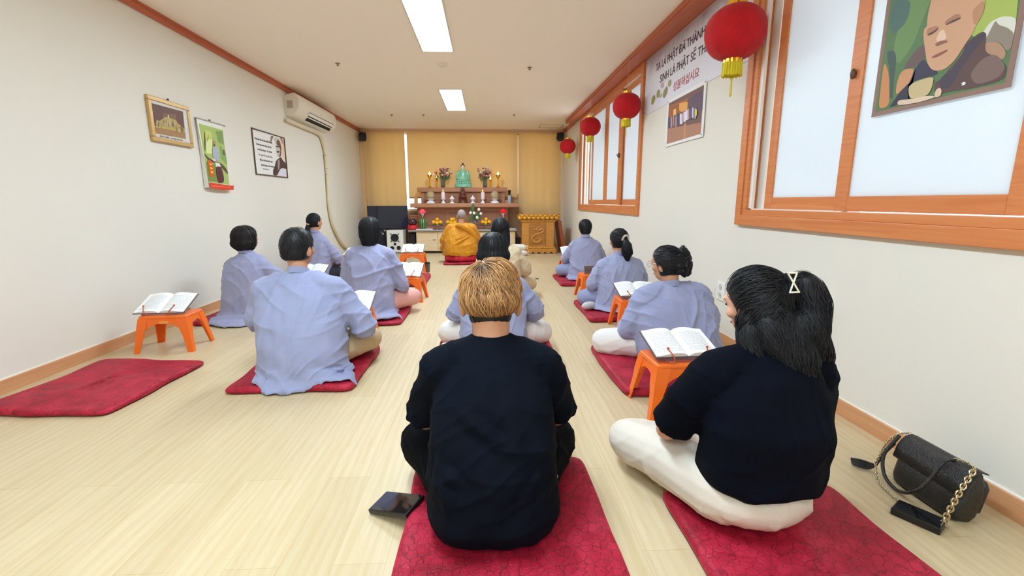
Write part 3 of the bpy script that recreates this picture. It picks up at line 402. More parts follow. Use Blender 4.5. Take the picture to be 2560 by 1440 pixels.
# power outlets and cable plate
M_OUT = mat('outlet_white', 'f0eee8', .35); M_HOLE = mat('socket_hole', '3a3835', .6)
t = thing('wall_outlet', 'white double power outlet low on the right wall with a plug in it', 'outlet')
G().box(XR-.01, XR, 3.36, 3.475, .33, .475, bev=.004).build('plate', M_OUT, t)
for z in (.37, .435):
    MS = Matrix.Translation((XR-.01, 3.417, z)) @ Matrix.Rotation(-pi/2, 4, 'Y')
    so = G().add(lathe([(.024, 0), (.024, .003), (.021, .004), (.019, .001), (0, .001)], 20), 0, MS).build('socket', mat('socket_grey', 'cfccc6', .4), t, smooth=True, auto=30)
    for dy in (-.008, .008): G().add(lathe([(.0035, .001), (.0035, .002), (0, .002)], 10), 0, MS @ Matrix.Translation((0, dy, 0))).build('pin_hole', M_HOLE, so)
G().add(tube([(XR-.012, 3.417, .435), (XR-.03, 3.43, .43), (XR-.03, 3.47, .40), (XR-.012, 3.5, .3), (XR-.02, 3.56, .05), (XR-.03, 3.6, .01)], .0025, 6)).build('cable', M_WHITE, t, smooth=True)
# rounded white device on the right wall behind the ponytail
t = thing('wall_holder', 'ivory plastic holder on the right wall behind the hair of the woman in navy', 'wall holder')
g = G(); rings = []
for x, k_ in ((0, 1.), (.04, 1.), (.06, .93), (.07, .75), (.072, .3)): rings.append([(XR-x, 2.50+.2*k_*(abs(cos(2*pi*j/36))**.7)*(1 if cos(2*pi*j/36) > 0 else -1), .52+.085*k_*(abs(sin(2*pi*j/36))**.7)*(1 if sin(2*pi*j/36) > 0 else -1)) for j in range(36)])
g.add(loft(rings)).build('body', mat('ivory_plastic', 'e6dfcf', .4), t, smooth=True, auto=50)
G().add(tube([(XR-.03, 2.62, .58), (XR-.045, 2.70, .63)], [.02, .014], 10)).build('knob', mat('ivory_plastic', 'e6dfcf', .4), t, smooth=True)

# air conditioner on the left wall
M_AC = mat('ac_white', 'e8e2d4', .35); t = thing('air_conditioner', 'white wall mounted air conditioner under the left ceiling trim', 'air conditioner')
prof = [(0, 2.60), (.13, 2.635), (.19, 2.60), (.215, 2.52), (.21, 2.44), (.17, 2.36), (.12, 2.315), (0, 2.30)]
rings = []
for y, s in ((7.04, .9), (7.055, .97), (7.10, 1.0), (8.62, 1.0), (8.67, .97), (8.69, .9)):
    rings.append([(XL+a*s, y, 2.46+(b-2.46)*s) for a, b in prof])
G().add(loft(rings)).build('housing', M_AC, t, smooth=True, auto=35)
G().add(prism([(XL+.193, 2.388), (XL+.125, 2.312), (XL+.118, 2.318), (XL+.18, 2.395)], 7.42, 8.5, 'y')).build('air_outlet', M_BLKM, t)
G().add(prism([(XL+.214, 2.41), (XL+.188, 2.375), (XL+.186, 2.378), (XL+.21, 2.414)], 7.38, 8.53, 'y')).build('vane', M_WHITE, t)
G().box(XL+.208, XL+.2135, 7.4, 8.53, 2.418, 2.422).build('seam', M_BLKM, t)
G().box(XL+.03, XL+.11, 7.035, 7.042, 2.42, 2.52).build('rating_label', mat('beige_label', 'b5a594', .6, bump=('wave', 60, .2)), t)
G().add(ellip((XL+.214, 7.9, 2.47), (.003, .02, .008), n=10, m=6)).build('emblem', M_STEEL, t)
g = G().box(XL, XL+.05, 6.95, 8.2, 2.215, 2.27, bev=.01); M_DUCT = mat('cream_duct', 'dccfb0', .45, bump=('noise', 40, .2))
dpts = [(6.98, 2.24), (7.6, 2.235), (8.19, 2.225), (8.36, 2.16), (8.47, 1.97), (8.5, 1.62), (8.48, 1.27), (8.48, .99), (8.58, .70), (8.83, .46), (9.11, .27), (9.45, .16), (9.8, .13)]
o = G().add(tube([(XL+.035, a, b) for a, b in dpts], .028, 10)).build('drain_duct', M_DUCT, None, smooth=True); tag(o, 'wrapped cream pipe running down the left wall from the air conditioner to the floor', 'pipe')
for a, b in ((8.48, 1.9), (8.5, 1.68), (8.5, 1.58), (8.48, 1.1), (8.72, .56)): G().add(tube([(XL+.035, a, b-.006), (XL+.035, a, b+.006)], .031, 10, capr=False)).build('tape_band', mat('duct_tape', 'b9a880', .5), o)
t = thing('junction_box', 'small white box on the lower left wall beside the pipe', 'wall box'); G().box(XL, XL+.05, 8.0, 8.14, .40, .49, bev=.006).build('box', M_OUT, t); G().box(XL+.05, XL+.052, 8.02, 8.12, .42, .47).build('lid', M_WHITE, t)

# small speakers in the far corners
def corner_speaker(x, y, z, rz, lab):
    t = thing('wall_speaker', lab, 'speaker', (x, y, z), rz, 'small black corner speakers')
    M = xf(rx=-.35)
    G().box(-.07, .07, -.07, .06, -.08, .08, M=M, bev=.012).build('cabinet', M_BLACK, t); G().box(-.058, .058, -.075, -.07, -.068, .068, M=M).build('grille', mat('speaker_grille', '1b1d2a', .6, bump=('voronoi', 200, .5)), t)
    G().box(-.02, .02, .04, .13, .03, .06, bev=.004).build('bracket', M_BLKM, t)
corner_speaker(XL+.13, 10.72, 2.51, .5, 'small black speaker in the far left upper corner'); corner_speaker(XR-.13, 10.72, 2.53, -.5, 'small black speaker in the far right corner behind the smallest lantern')

# roller blinds
M_BLIND = mat('ochre_blind', 'f4d69a', .7, bump=('wave', 90, .08, (0, 0, 1)), var=(3, 'f6dca6', .5), translucent=.3)
for x0, x1, z0, y, lab in ((-2.735, -1.835, .60, YB-.07, 'ochre roller blind left of the bright gap, behind the television'), (-1.775, .745, 1.19, YB-.07, 'wide ochre roller blind behind the green statue'), (.775, 1.765, .79, YB-.075, 'ochre roller blind at the far right behind the carved lectern')):
    t = thing('roller_blind', lab, 'blind', ((x0+x1)/2, y, 2.64), group='ochre roller blinds')
    w = (x1-x0)/2; g = G(); n = 24; top = []
    for i in range(n+1): top.append((-w+2*w*i/n, .004*sin(i*1.3)))
    v = [(a, b, 0) for a, b in top]+[(a+random.uniform(-.002, .002), b*1.5, z0-2.64) for a, b in top]; v += [(a, b+.002, c) for a, b, c in v]; m = n+1
    f = [(i, i+1, m+i+1, m+i) for i in range(n)]+[(2*m+i+1, 2*m+i, 3*m+i, 3*m+i+1) for i in range(n)]+[(0, m, 3*m, 2*m), (n, 2*m+n, 3*m+n, m+n)]
    g.add((v, f)); g.build('fabric', M_BLIND, t, smooth=True, auto=30)
    G().add(tube([(-w, 0, .0), (w, 0, .0)], .018, 10, 1)).build('roller', M_BLIND, t, smooth=True)
    G().box(-w, w, -.008, .01, z0-2.64-.015, z0-2.64+.01, bev=.003).build('hem_bar', mat('hem_bar', 'b98c4a', .5), t)
t = bpy.data.objects['roller_blind']; G().add(tube([(.455, -.02, 0), (.455, -.02, -1.5)], .003, 6, 1)).build('bead_chain', M_GOLD, t)

# ================================================================ lanterns
M_LRED = mat('red_silk', 'c4141c', .75, bump=('noise', 90, .3), var=(12, 'a30f1a', .5), sheen=.1, spec=.25, translucent=.1); M_TAS = mat('yellow_tassel', 'e3cf1e', .6, bump=('wave', 40, .5, (1, 1, 0)))
def lantern(r, loc, lab, long=True, zs=2.66):
    t = thing('red_lantern', lab, 'lantern', loc, random.uniform(0, 1), 'red hanging lanterns'); n = 48; rings = []
    for i in range(19):
        a = -pi/2*.86+pi*.86*i/18; rr = r*(cos(a)**.85); z = r*.87*sin(a)/sin(pi/2*.86)
        rings.append([(rr*(1+.012*cos(12*2*pi*j/n))*cos(2*pi*j/n), rr*(1+.012*cos(12*2*pi*j/n))*sin(2*pi*j/n), z) for j in range(n)])
    G().add(loft(rings)).build('silk_shade', M_LRED, t, smooth=True)
    for s in (1, -1):
        g = G(); nn = 40
        g.add(loft([[((r*.3+.004*(j % 4 < 2))*cos(2*pi*j/nn), (r*.3+.004*(j % 4 < 2))*sin(2*pi*j/nn), s*z) for j in range(nn)] for z in (r*.84, r*1.0)]))
        g.build('gold_collar', M_GOLD, t, smooth=True, auto=30)
    g = G()
    for j in range(40):
        a = 2*pi*j/40; q = r*.3+random.uniform(-.003, .003); g.add(tube([(q*cos(a), q*sin(a), -r*.98), (q*cos(a)*1.05, q*sin(a)*1.05, -r*1.38+random.uniform(-.006, .006))], r*.028, 5, 1))
    g.add(lathe([(r*.27, -r*.98), (r*.29, -r*1.33), (0, -r*1.33)], 20)); g.build('fringe', M_TAS, t)
    if long:
        g = G().add(tube([(0, 0, -r*1.3), (0.002, 0, -r*1.75), (0.0, 0, -r*2.05)], [r*.02, r*.035, r*.045], 8)).add(ellip((0, 0, -r*1.5), (r*.05, r*.05, r*.05), n=10, m=8)); g.build('tassel', mat('pale_gold_thread', 'cfc04a', .6), t, smooth=True)
    G().add(tube([(0, 0, r*.95), (0.004, 0, zs-loc[2])], .0022, 5, 1)).build('cord', mat('pink_cord', 'd8a890', .6), t)
lantern(.187, (1.63, 3.13, 2.17), 'largest red lantern, nearest, hanging over the banner')
lantern(.16, (1.63, 5.45, 2.17), 'second largest red lantern, hanging before the near end of the far window')
lantern(.158, (1.63, 7.32, 2.23), 'third largest red lantern, hanging before the far end of the far window')
lantern(.158, (1.63, 9.3, 2.165), 'smallest looking red lantern, farthest, beside the corner speaker')

# ================================================================ altar end of the room
M_ALT = wood_mat('altar_wood', 'a9714f', 'bd8660', (1, 6, 10), 4, .45); M_ALTD = wood_mat('altar_wood_panel', '9c6648', 'ad7655', (1, 6, 10), 4, .5)
M_CAB = wood_mat('pale_maple', 'dcc196', 'e6cfa8', (.7, 5, 8), 4, .45); M_CTOP = mat('grey_worktop', '9a8f88', .35, var=(30, 'a89d94', .5)); M_TOE = mat('dark_toe_kick', '3a2a22', .6)
t = thing('low_cabinet', 'long pale maple base cabinet carrying the altar', 'cabinet', (0, 0, 0))
G().box(-1.50, .63, 9.92, 10.88, .05, .47).build('carcass', M_CAB, t); G().box(-1.47, .6, 9.96, 10.9, 0, .05).build('toe_kick', M_TOE, t)
for k, (a, b) in enumerate(((-1.49, -1.045), (-1.035, -.52), (-.51, .05), (.06, .62))):
    d = G().box(a, b, 9.9, 9.92, .055, .46, bev=.004).build('door', M_CAB, t); kx = b-.07 if k % 2 == 0 else a+.07
    G().add(tube([(kx-.022, 9.885, .30), (kx+.022, 9.885, .30)], .008, 8, 1)).add(tube([(kx, 9.9, .30), (kx, 9.888, .30)], .004, 6, 1)).build('handle', M_STEEL, d, smooth=True)
tag(G().box(-1.66, .66, 9.86, 10.96, .47, .505, bev=.006).build('worktop', M_CTOP), 'grey worktop slab over the pale maple cabinet', 'worktop')
t = thing('altar_stand', 'stepped reddish brown wooden altar with three tiers', 'altar')
G().box(-1.51, .49, 10.36, 10.88, .505, .955, bev=.004).build('lower_body', M_ALT, t)
g = G()
for a, b in ((-1.40, -.88), (-.82, -.22), (-.16, .38)): frame_b = g.box(a, b, 10.35, 10.36, .57, .88, bev=.004)
g.build('recessed_panel', M_ALTD, t)
G().box(-1.52, .50, 10.335, 10.88, .905, .955, bev=.006).build('moulding', M_ALT, t)
G().box(-1.56, .56, 10.22, 10.88, .955, .975).box(-1.635, .715, 10.13, 10.96, .975, 1.062, bev=.008).build('middle_tier', M_ALT, t)
G().box(-1.45, .435, 10.56, 10.94, 1.062, 1.31, bev=.003).build('riser', M_ALTD, t)
g = G()
for a, b in ((-1.45, -1.38), (.365, .435)): g.box(a, b, 10.545, 10.56, 1.062, 1.31, bev=.003)
for a, b in ((-.9, -.86), (-.18, -.14)): g.box(a, b, 10.55, 10.56, 1.09, 1.3, bev=.002)
g.box(-1.38, .365, 10.55, 10.56, 1.08, 1.1).build('riser_moulding', M_ALT, t)
G().box(-1.525, .487, 10.49, 10.88, 1.31, 1.408, bev=.008).build('top_tier', M_ALT, t)
G().box(-1.74, -1.52, 10.4, 10.85, .505, .79, bev=.004).box(-1.74, -1.52, 10.38, 10.4, .64, .66).build('side_box', mat('orange_brown_box', 'b06a40', .5), t)

# --- jade coloured statue
M_JADE = mat('jade_glaze', '7fc4a2', .25, var=(9, 'a5dcc0', .6), coat=.3); M_PFACE = mat('porcelain_face', 'ecd9c8', .3); M_CURL = mat('dark_curls', '2a1c18', .6, bump=('voronoi', 120, .6))
t = thing('buddha_statue', 'green glazed seated buddha statue on a lotus base, top of the altar', 'statue', (-.507, 10.65, 1.408))
g = G().add(lathe([(.19, 0), (.195, .03), (.17, .05), (.165, .075)], 36))
for k in range(3):
    for j in range(18):
        a = 2*pi*(j+.5*k)/18; R = .165-.02*k; g.add(ellip((R*cos(a), R*sin(a)*.8, .055+.045*k), (.034, .026, .03), Matrix.Rotation(a, 3, 'Z'), 10, 6))
g.build('lotus_base', M_JADE, t, smooth=True)
g = G().add(ellip((0, .0, .19), (.15, .11, .045))).add(tube([(-.13, -.02, .18), (0, -.1, .185), (.13, -.02, .18)], .035)).add(loft([[(a*cos(2*pi*j/20), b*sin(2*pi*j/20)+c, z) for j in range(20)] for a, b, c, z in ((.12, .085, 0, .17), (.1, .07, .0, .25), (.105, .068, .0, .32), (.085, .055, .0, .365), (.035, .035, 0, .39), (.028, .028, 0, .41))]))
for s in (1, -1): g.add(tube([(s*.09, 0, .345), (s*.128, -.02, .26), (s*.1, -.07, .205), (s*.02, -.1, .215)], [.034, .036, .032, .02]))
g.build('robed_body', M_JADE, t, smooth=True)
G().add(ellip((0, -.012, .445), (.042, .045, .055))).add(ellip((.043, 0, .44), (.008, .012, .022))).add(ellip((-.043, 0, .44), (.008, .012, .022))).add(ellip((0, -.055, .44), (.008, .01, .014))).add(ellip((0, -.1, .225), (.035, .02, .012))).build('face_and_hands', M_PFACE, t, smooth=True)
G().add(ellip((0, .008, .468), (.047, .048, .045))).add(ellip((0, .008, .52), (.022, .022, .02))).build('curled_hair', M_CURL, t, smooth=True)
# --- small wooden statue
M_DKW = mat('dark_carved_wood', '6b3320', .4, bump=('noise', 60, .4))
t = thing('wooden_statue', 'small dark brown wooden seated figure in the middle of the second tier', 'statue', (-.507, 10.33, 1.062))
G().add(lathe([(.105, 0), (.1, .03), (.085, .06), (.1, .09), (.09, .1), (0, .1)], 28)).build('pedestal', M_DKW, t, smooth=True, auto=50)
G().add(ellip((0, 0, .135), (.095, .065, .04))).add(ellip((0, .01, .2), (.055, .04, .075))).add(ellip((0, 0, .29), (.028, .028, .036))).add(tube([(-.05, 0, .24), (-.07, -.02, .18), (0, -.05, .16), (.07, -.02, .18), (.05, 0, .24)], .017)).add(ellip((0, .01, .33), (.014, .014, .018))).build('figure', M_DKW, t, smooth=True)
G().add(prism([(-.06, .1), (.06, .1), (.075, .22), (.04, .31), (0, .345), (-.04, .31), (-.075, .22)], .035, .045, 'y')).build('flame_halo', M_DKW, t)

# --- vases with flowers
M_GLASS = mat('green_glass', 'd6e6d0', .05, trans=.85); M_STEM = mat('flower_stem', '4c6a34', .6); M_LEAF = mat('leaf_green', '4a6b38', .6)
M_FL = [mat('petal_pink', 'e0a8a4', .6), mat('petal_cream', 'f0d9c8', .6), mat('petal_plum', '6e2f3c', .6), mat('petal_rose', 'c46f7c', .6)]
def flower_vase(x, lab, seed, z=1.408, y=10.68):
    random.seed(seed); t = thing('flower_vase', lab, 'vase', (x, y, z), 0, 'glass vases of mixed flowers')
    G().add(lathe([(.04, 0), (.048, .02), (.044, .1), (.052, .2), (.05, .2), (.041, .1), (.044, .02), (0, .012)], 22)).build('glass_vase', M_GLASS, t, smooth=True)
    st = G(); fl = {0: G(), 1: G(), 2: G(), 3: G()}; lf = G()
    for i in range(34):
        a = random.uniform(0, 2*pi); q = random.uniform(.02, .19); h = random.uniform(.27, .46)-q*.25; p = (q*cos(a)*1.1, q*sin(a)*.6, h)
        st.add(tube([(0.02*cos(a), .02*sin(a), .02), (q*.35*cos(a), q*.3*sin(a), h*.5), p], .003, 5, 3))
        k = random.randrange(4); r = random.uniform(.022, .034) if k != 2 else .018
        for j in range(6):
            b = j*pi/3; fl[k].add(ellip((p[0]+r*.55*cos(b), p[1]+r*.55*sin(b), p[2]+.004), (r*.6, r*.6, r*.75), n=7, m=5))
        if i % 2: lf.add(ellip((p[0]*.75, p[1]*.75, h*.72), (.022, .008, .03), Matrix.Rotation(a, 3, 'Z') @ Matrix.Rotation(.6, 3, 'Y'), 8, 5))
    for i in range(6):
        a = random.uniform(0, 2*pi); st.add(tube([(0, 0, .2), (.12*cos(a), .06*sin(a), .36), (.2*cos(a), .1*sin(a), .44)], [.002, .002, .001], 5, 3))
    st.build('stem', M_STEM, t)['kind'] = 'stuff'; lf.build('foliage', M_LEAF, t)['kind'] = 'stuff'
    for k in fl: fl[k].build(('pink', 'cream', 'plum', 'rose')[k]+'_blossom', M_FL[k], t, smooth=True)['kind'] = 'stuff'
flower_vase(-.965, 'glass vase of pink and plum flowers left of the green statue', 3); flower_vase(-.015, 'glass vase of pink and plum flowers right of the green statue', 8)
# --- gold lamps
M_FLAME = mat('lamp_flame', 'ffe08a', .5, emis=('ffc95a', 9)); M_FLAME2 = mat('candle_flame', 'ffb060', .5, emis=('ff9a40', 12))
def gold_lamp(x, y, s, lab, grp):
    t = thing('gold_lamp', lab, 'lamp', (x, y, 1.408), 0, grp)
    G().add(lathe([(.05*s, 0), (.05*s, .01*s), (.018*s, .03*s), (.012*s, .07*s), (.022*s, .085*s), (.01*s, .1*s), (.01*s, .17*s), (.02*s, .185*s), (.012*s, .2*s), (.04*s, .235*s), (.044*s, .25*s), (0, .25*s)], 20)).build('gold_stand', M_GOLD, t, smooth=True)
    if s > .9:
        g = G()
        for j in range(6): a = j*pi/3; g.add(ellip((.032*cos(a), .032*sin(a), .262), (.018, .01, .026), Matrix.Rotation(a, 3, 'Z'), 8, 6))
        g.build('petal_cup', mat('dark_gold', '8a5a1c', .3, .9), t, smooth=True)
    G().add(lathe([(0, 0), (.022*s, .02*s), (.026*s, .04*s), (.015*s, .075*s), (0, .1*s)], 14)).build('flame_bulb', M_FLAME, t, smooth=True).location = (0, 0, .25*s)
gold_lamp(-1.25, 10.6, 1.0, 'tall gold lotus lamp with a lit flame bulb, left end of altar top', 'tall gold altar lamps'); gold_lamp(.283, 10.6, 1.0, 'tall gold lotus lamp with a lit flame bulb, right end of altar top', 'tall gold altar lamps')
gold_lamp(-1.11, 10.75, .72, 'short gold candlestick behind the left vase of flowers', 'short gold candlesticks'); gold_lamp(.11, 10.75, .72, 'short gold candlestick behind the right vase of flowers', 'short gold candlesticks')
# --- offerings on the second tier
M_PORC = mat('white_porcelain', 'ecebee', .2, coat=.3); M_MOSS = mat('beige_rice_ball', 'c2ad86', .8, bump=('noise', 90, .5), var=(20, 'a89468', .6))
for x, lab in ((-1.213, 'white footed dish at the left end of the second tier'), (.2, 'white footed dish at the right end of the second tier')):
    t = thing('footed_dish', lab, 'dish', (x, 10.33, 1.062), 0, 'white footed dishes'); G().add(lathe([(.095, 0), (.09, .03), (.05, .055), (.06, .075), (.115, .095), (.118, .102), (.06, .09), (0, .088)], 30)).build('dish', M_PORC, t, smooth=True, auto=60)
    o = G().add(ellip((0, 0, 0), (.088, .088, .088), n=26, m=16)).build('offering_ball', M_MOSS, None, smooth=True); o.location = (x, 10.33, 1.062+.088+.089); tag(o, 'round beige offering ball on the '+('left' if x < -1 else 'right')+' white footed dish', 'offering', 'round offering balls')
M_WAX = mat('pale_pink_wax', 'f0dcd8', .5, spec=.3)
for x, sd in ((-.935, 'left'), (-.065, 'right')):
    t = thing('candle_holder', 'white porcelain candle holder on the second tier, '+sd+' of the wooden figure', 'candle holder', (x, 10.3, 1.062), 0, 'white candle holders'); G().add(lathe([(.052, 0), (.045, .02), (.018, .05), (.022, .07), (.058, .1), (.06, .11), (.04, .105), (0, .1)], 26)).build('holder', M_PORC, t, smooth=True, auto=60)
    t = thing('candle', 'thick pale candle burning in the '+sd+' white holder', 'candle', (x, 10.3, 1.062+.1), 0, 'burning candles'); G().add(lathe([(.042, 0), (.042, .13), (.036, .142), (.01, .136), (0, .136)], 22)).build('wax', M_WAX, t, smooth=True, auto=50)
    G().add(tube([(0, 0, .13), (0.002, 0, .15)], .002, 5, 1)).build('wick', M_BLKM, t); f = G().add(lathe([(0, 0), (.009, .012), (.008, .026), (0, .05)], 12)).build('flame', M_FLAME2, t, smooth=True); f.location = (0, 0, .146)
for x, sd in ((-.742, 'left'), (-.286, 'right')):
    t = thing('lidded_cup', 'small white lidded offering cup just '+sd+' of the wooden figure', 'cup', (x, 10.28, 1.062), 0, 'white lidded cups'); G().add(lathe([(.05, 0), (.045, .02), (.022, .035), (.03, .05), (.055, .085), (0, .085)], 26)).build('footed_cup', M_PORC, t, smooth=True, auto=60)
    G().add(lathe([(.06, .085), (.058, .095), (.035, .125), (.014, .15), (.006, .165), (0, .172)], 26)).build('lid', M_PORC, t, smooth=True)
t = thing('spray_bottle', 'slim pale blue bottle with a black top at the right end of the second tier', 'bottle', (.53, 10.4, 1.062)); G().add(lathe([(.033, 0), (.035, .01), (.035, .15), (.024, .17), (0, .17)], 20)).build('bottle', mat('pale_blue_plastic', 'a9c2dc', .3), t, smooth=True, auto=50)
G().add(lathe([(.024, .17), (.024, .21), (.03, .22), (.034, .285), (0, .285)], 18)).build('black_cap', M_BLACK, t, smooth=True, auto=40)
tag(G().box(.44, .5, 10.45, 10.5, 1.062, 1.13, bev=.002).build('small_box', mat('orange_tan_box', 'd39a66', .6)), 'small tan block beside the pale blue bottle', 'box')
tag(G().box(-1.60, -1.53, 10.5, 10.58, 1.062, 1.2, bev=.003).build('tan_card', mat('orange_tan_box', 'd39a66', .6)), 'small tan card standing at the left end of the second tier', 'card')
# --- lotus lights
M_LOT = mat('pink_lotus', 'f0808c', .45, emis=('ff6a78', .35), translucent=.3); M_LOT2 = mat('red_lotus', 'e0303c', .45, emis=('ff3a44', .3), translucent=.3)
for x, m, lab in ((-1.385, M_LOT, 'pink lotus lamp at the left front of the altar behind the watermelon'), (.381, M_LOT2, 'red lotus lamp at the right front of the altar')):
    t = thing('lotus_lamp', lab, 'lamp', (x, 10.2, .505), 0, 'lotus lamps'); G().add(lathe([(.05, 0), (.048, .01), (.01, .03), (.01, .27), (.03, .32), (.05, .335), (0, .335)], 18)).build('stem', M_PORC, t, smooth=True)
    g = G()
    for k in range(3):
        for j in range(9):
            a = 2*pi*(j+.5*k)/9; til = .35+.35*k; q = .055-.016*k; g.add(ellip((q*cos(a), q*sin(a), .36+.018*k), (.018, .008, .038), Matrix.Rotation(a-pi/2, 3, 'Z') @ Matrix.Rotation(-(1.1-.4*k), 3, 'X'), 8, 6))
    g.build('petals', m, t, smooth=True)
# --- fruit
def mel_mat():
    m = bpy.data.materials.new('watermelon_rind'); m.use_nodes = True; N = m.node_tree.nodes; L = m.node_tree.links; b = N['Principled BSDF']; tc = N.new('ShaderNodeTexCoord'); sp = N.new('ShaderNodeSeparateXYZ'); L.new(tc.outputs['Object'], sp.inputs[0])
    at = N.new('ShaderNodeMath'); at.operation = 'ARCTAN2'; L.new(sp.outputs[0], at.inputs[0]); L.new(sp.outputs[1], at.inputs[1]); nz = N.new('ShaderNodeTexNoise'); nz.inputs['Scale'].default_value = 30; L.new(tc.outputs['Object'], nz.inputs[0])
    a = N.new('ShaderNodeMath'); a.operation = 'MULTIPLY'; a.inputs[1].default_value = 11; L.new(at.outputs[0], a.inputs[0]); c = N.new('ShaderNodeMath'); c.operation = 'MULTIPLY_ADD'; c.inputs[1].default_value = 3.5; L.new(nz.outputs[0], c.inputs[0]); L.new(a.outputs[0], c.inputs[2]); s = N.new('ShaderNodeMath'); s.operation = 'SINE'; L.new(c.outputs[0], s.inputs[0])
    cr = N.new('ShaderNodeValToRGB'); cr.color_ramp.elements[0].position = .35; cr.color_ramp.elements[1].position = .6; cr.color_ramp.elements[0].color = lin('2f5a2c'); cr.color_ramp.elements[1].color = lin('86a866'); L.new(s.outputs[0], cr.inputs[0]); L.new(cr.outputs[0], b.inputs['Base Color']); b.inputs['Roughness'].default_value = .3; return m
t = thing('watermelon', 'upright striped green watermelon at the left of the worktop', 'watermelon', (-1.368, 10.08, .527)); G().add(ellip((0, 0, .118), (.098, .098, .118), n=36, m=20)).build('rind', mel_mat(), t, smooth=True); G().add(tube([(0, 0, .23), (.01, 0, .25)], .006, 6, 1)).build('stem', M_STEM, t)
tag(G().box(-1.5, -1.14, 9.93, 10.22, .505, .519, bev=.003).build('white_tray', M_PAPER), 'flat white tray under the watermelon', 'tray'); bpy.data.objects['watermelon'].location.z = .519
t = thing('singing_bowl', 'glossy dark purple round drum shaped temple block left of the watermelon', 'temple block', (-1.592, 10.06, .6)); G().add(lathe([(0, 0), (.07, .005), (.1, .05), (.096, .1), (.06, .14), (.02, .148), (0, .148)], 30)).build('body', mat('dark_plum_lacquer', '3a1c28', .15, coat=.6), t, smooth=True); G().add(lathe([(.02, .146), (.018, .16), (0, .162)], 14)).build('knob', M_STEEL, t, smooth=True)
tag(G().add(lathe([(.0, 0), (.1, .0), (.115, .025), (.1, .05), (.105, .075), (.09, .096), (0, .09)], 28)).build('round_cushion', mat('bright_red_cloth', 'd3202a', .6, bump=('noise', 40, .4)), smooth=True), 'small bright red cushion under the dark temple block', 'cushion'); bpy.data.objects['round_cushion'].location = (-1.592, 10.06, .505)
M_OR = mat('orange_peel', 'f6b81c', .4, bump=('noise', 160, .3)); M_YE = mat('yellow_peel', 'f6c832', .4, bump=('noise', 160, .3)); proto = None
for bx, bl, lays in ((-1.057, 'left', ((-.09, -.04), (.0, -.07), (.09, -.04), (.0, .05), (.07, .05), (-.06, .05))), (-.745, 'middle', ((-.1, -.03), (-.01, -.07), (.08, -.04), (.0, .05), (.09, .05), (-.07, .05))), (.0, 'right', ((-.09, -.03), (-.01, -.07), (.085, -.03), (.0, .05), (.07, .06), (-.06, .05)))):
    t = thing('fruit_stand', 'silver pedestal dish of yellow fruit, '+bl+' one of three on the worktop', 'fruit stand', (bx, 10.06, .505), 0, 'pedestal fruit dishes'); G().add(lathe([(.05, 0), (.045, .01), (.012, .025), (.01, .06), (.03, .075), (.11, .09), (.115, .1), (.06, .086), (0, .084)], 28)).build('pedestal_dish', M_STEEL, t, smooth=True)
    for k, (dx, dy) in enumerate(lays+((.0, -.01),)+(((.045, .02),) if bl == 'middle' else ())):
        top = k >= 6; r = .043; z = .505+.1+r+(.068 if top else 0)+(.012 if abs(dx) > .08 else 0)
        if proto is None: o = proto = G().add(ellip((0, 0, 0), (r, r, r*.95), n=16, m=10)).add(lathe([(.006, r*.9), (.004, r*.98), (0, r)], 6)).build('orange', M_OR, None, smooth=True)
        else: o = proto.copy(); COL.objects.link(o)
        wh = ('topmost of the pile' if top else ['at its left edge', 'at its front', 'at its right edge', 'at its back', 'at its back right', 'at its back left'][k])
        if top and k == 7: wh = 'second from the top of the pile'
        o.location = (bx+dx*.82, 10.06+dy, z); o.rotation_euler = (random.uniform(0, 3), random.uniform(0, 1), 0); o['label'] = f'yellow orange fruit on the {bl} pedestal dish, {wh}'; o['category'] = 'fruit'; o['group'] = f'fruit on the {bl} pedestal dish'
        if bl == 'left' and top: o.scale = (1, 1, 1.3)
# --- white lotus bouquet in a glass vase
t = thing('lotus_bouquet', 'glass vase of white lotus buds and a tall green leaf right of the monk', 'vase', (-.24, 9.98, .505)); G().add(lathe([(.045, 0), (.05, .01), (.04, .1), (.055, .2), (.052, .2), (.037, .1), (.045, .015), (0, .012)], 22)).build('glass_vase', mat('clear_glass', 'f2f2f0', .05, trans=.9), t, smooth=True)
g = G(); st = G(); lf = G()
for px, py, pz in ((.09, -.02, .42), (-.09, -.01, .35), (-.015, -.05, .345), (.13, .0, .33), (.05, -.06, .25)):
    st.add(tube([(0, 0, .03), (px*.4, py*.4, pz*.6), (px, py, pz-.02)], .004, 6, 3)); g.add(lathe([(0, -.03), (.024, -.02), (.032, .0), (.026, .022), (.01, .036), (0, .04)], 12, (px, py, pz)))
for px, py, pz, r, rz in ((-.04, .03, .46, .1, .2), (-.1, .0, .24, .08, 1.0), (.07, .03, .28, .09, -.8), (0, .03, .28, .09, .2)):
    lf.add(ellip((px, py, pz), (.035, .008, r), Matrix.Rotation(rz*.5, 3, 'Y'), 12, 10)); st.add(tube([(0, 0, .05), (px*.5, py, pz*.5), (px, py, pz-.05)], .004, 6, 3))
st.build('stem', M_STEM, t, smooth=True); g.build('white_bud', mat('white_petal', 'f4f4ea', .5), t, smooth=True); lf.build('leaf', M_LEAF, t, smooth=True)
tag(G().box(.50, .64, 9.9, 10.05, .505, .517, bev=.003).build('folded_cloth', M_PAPER), 'folded white cloth at the right end of the worktop', 'cloth')

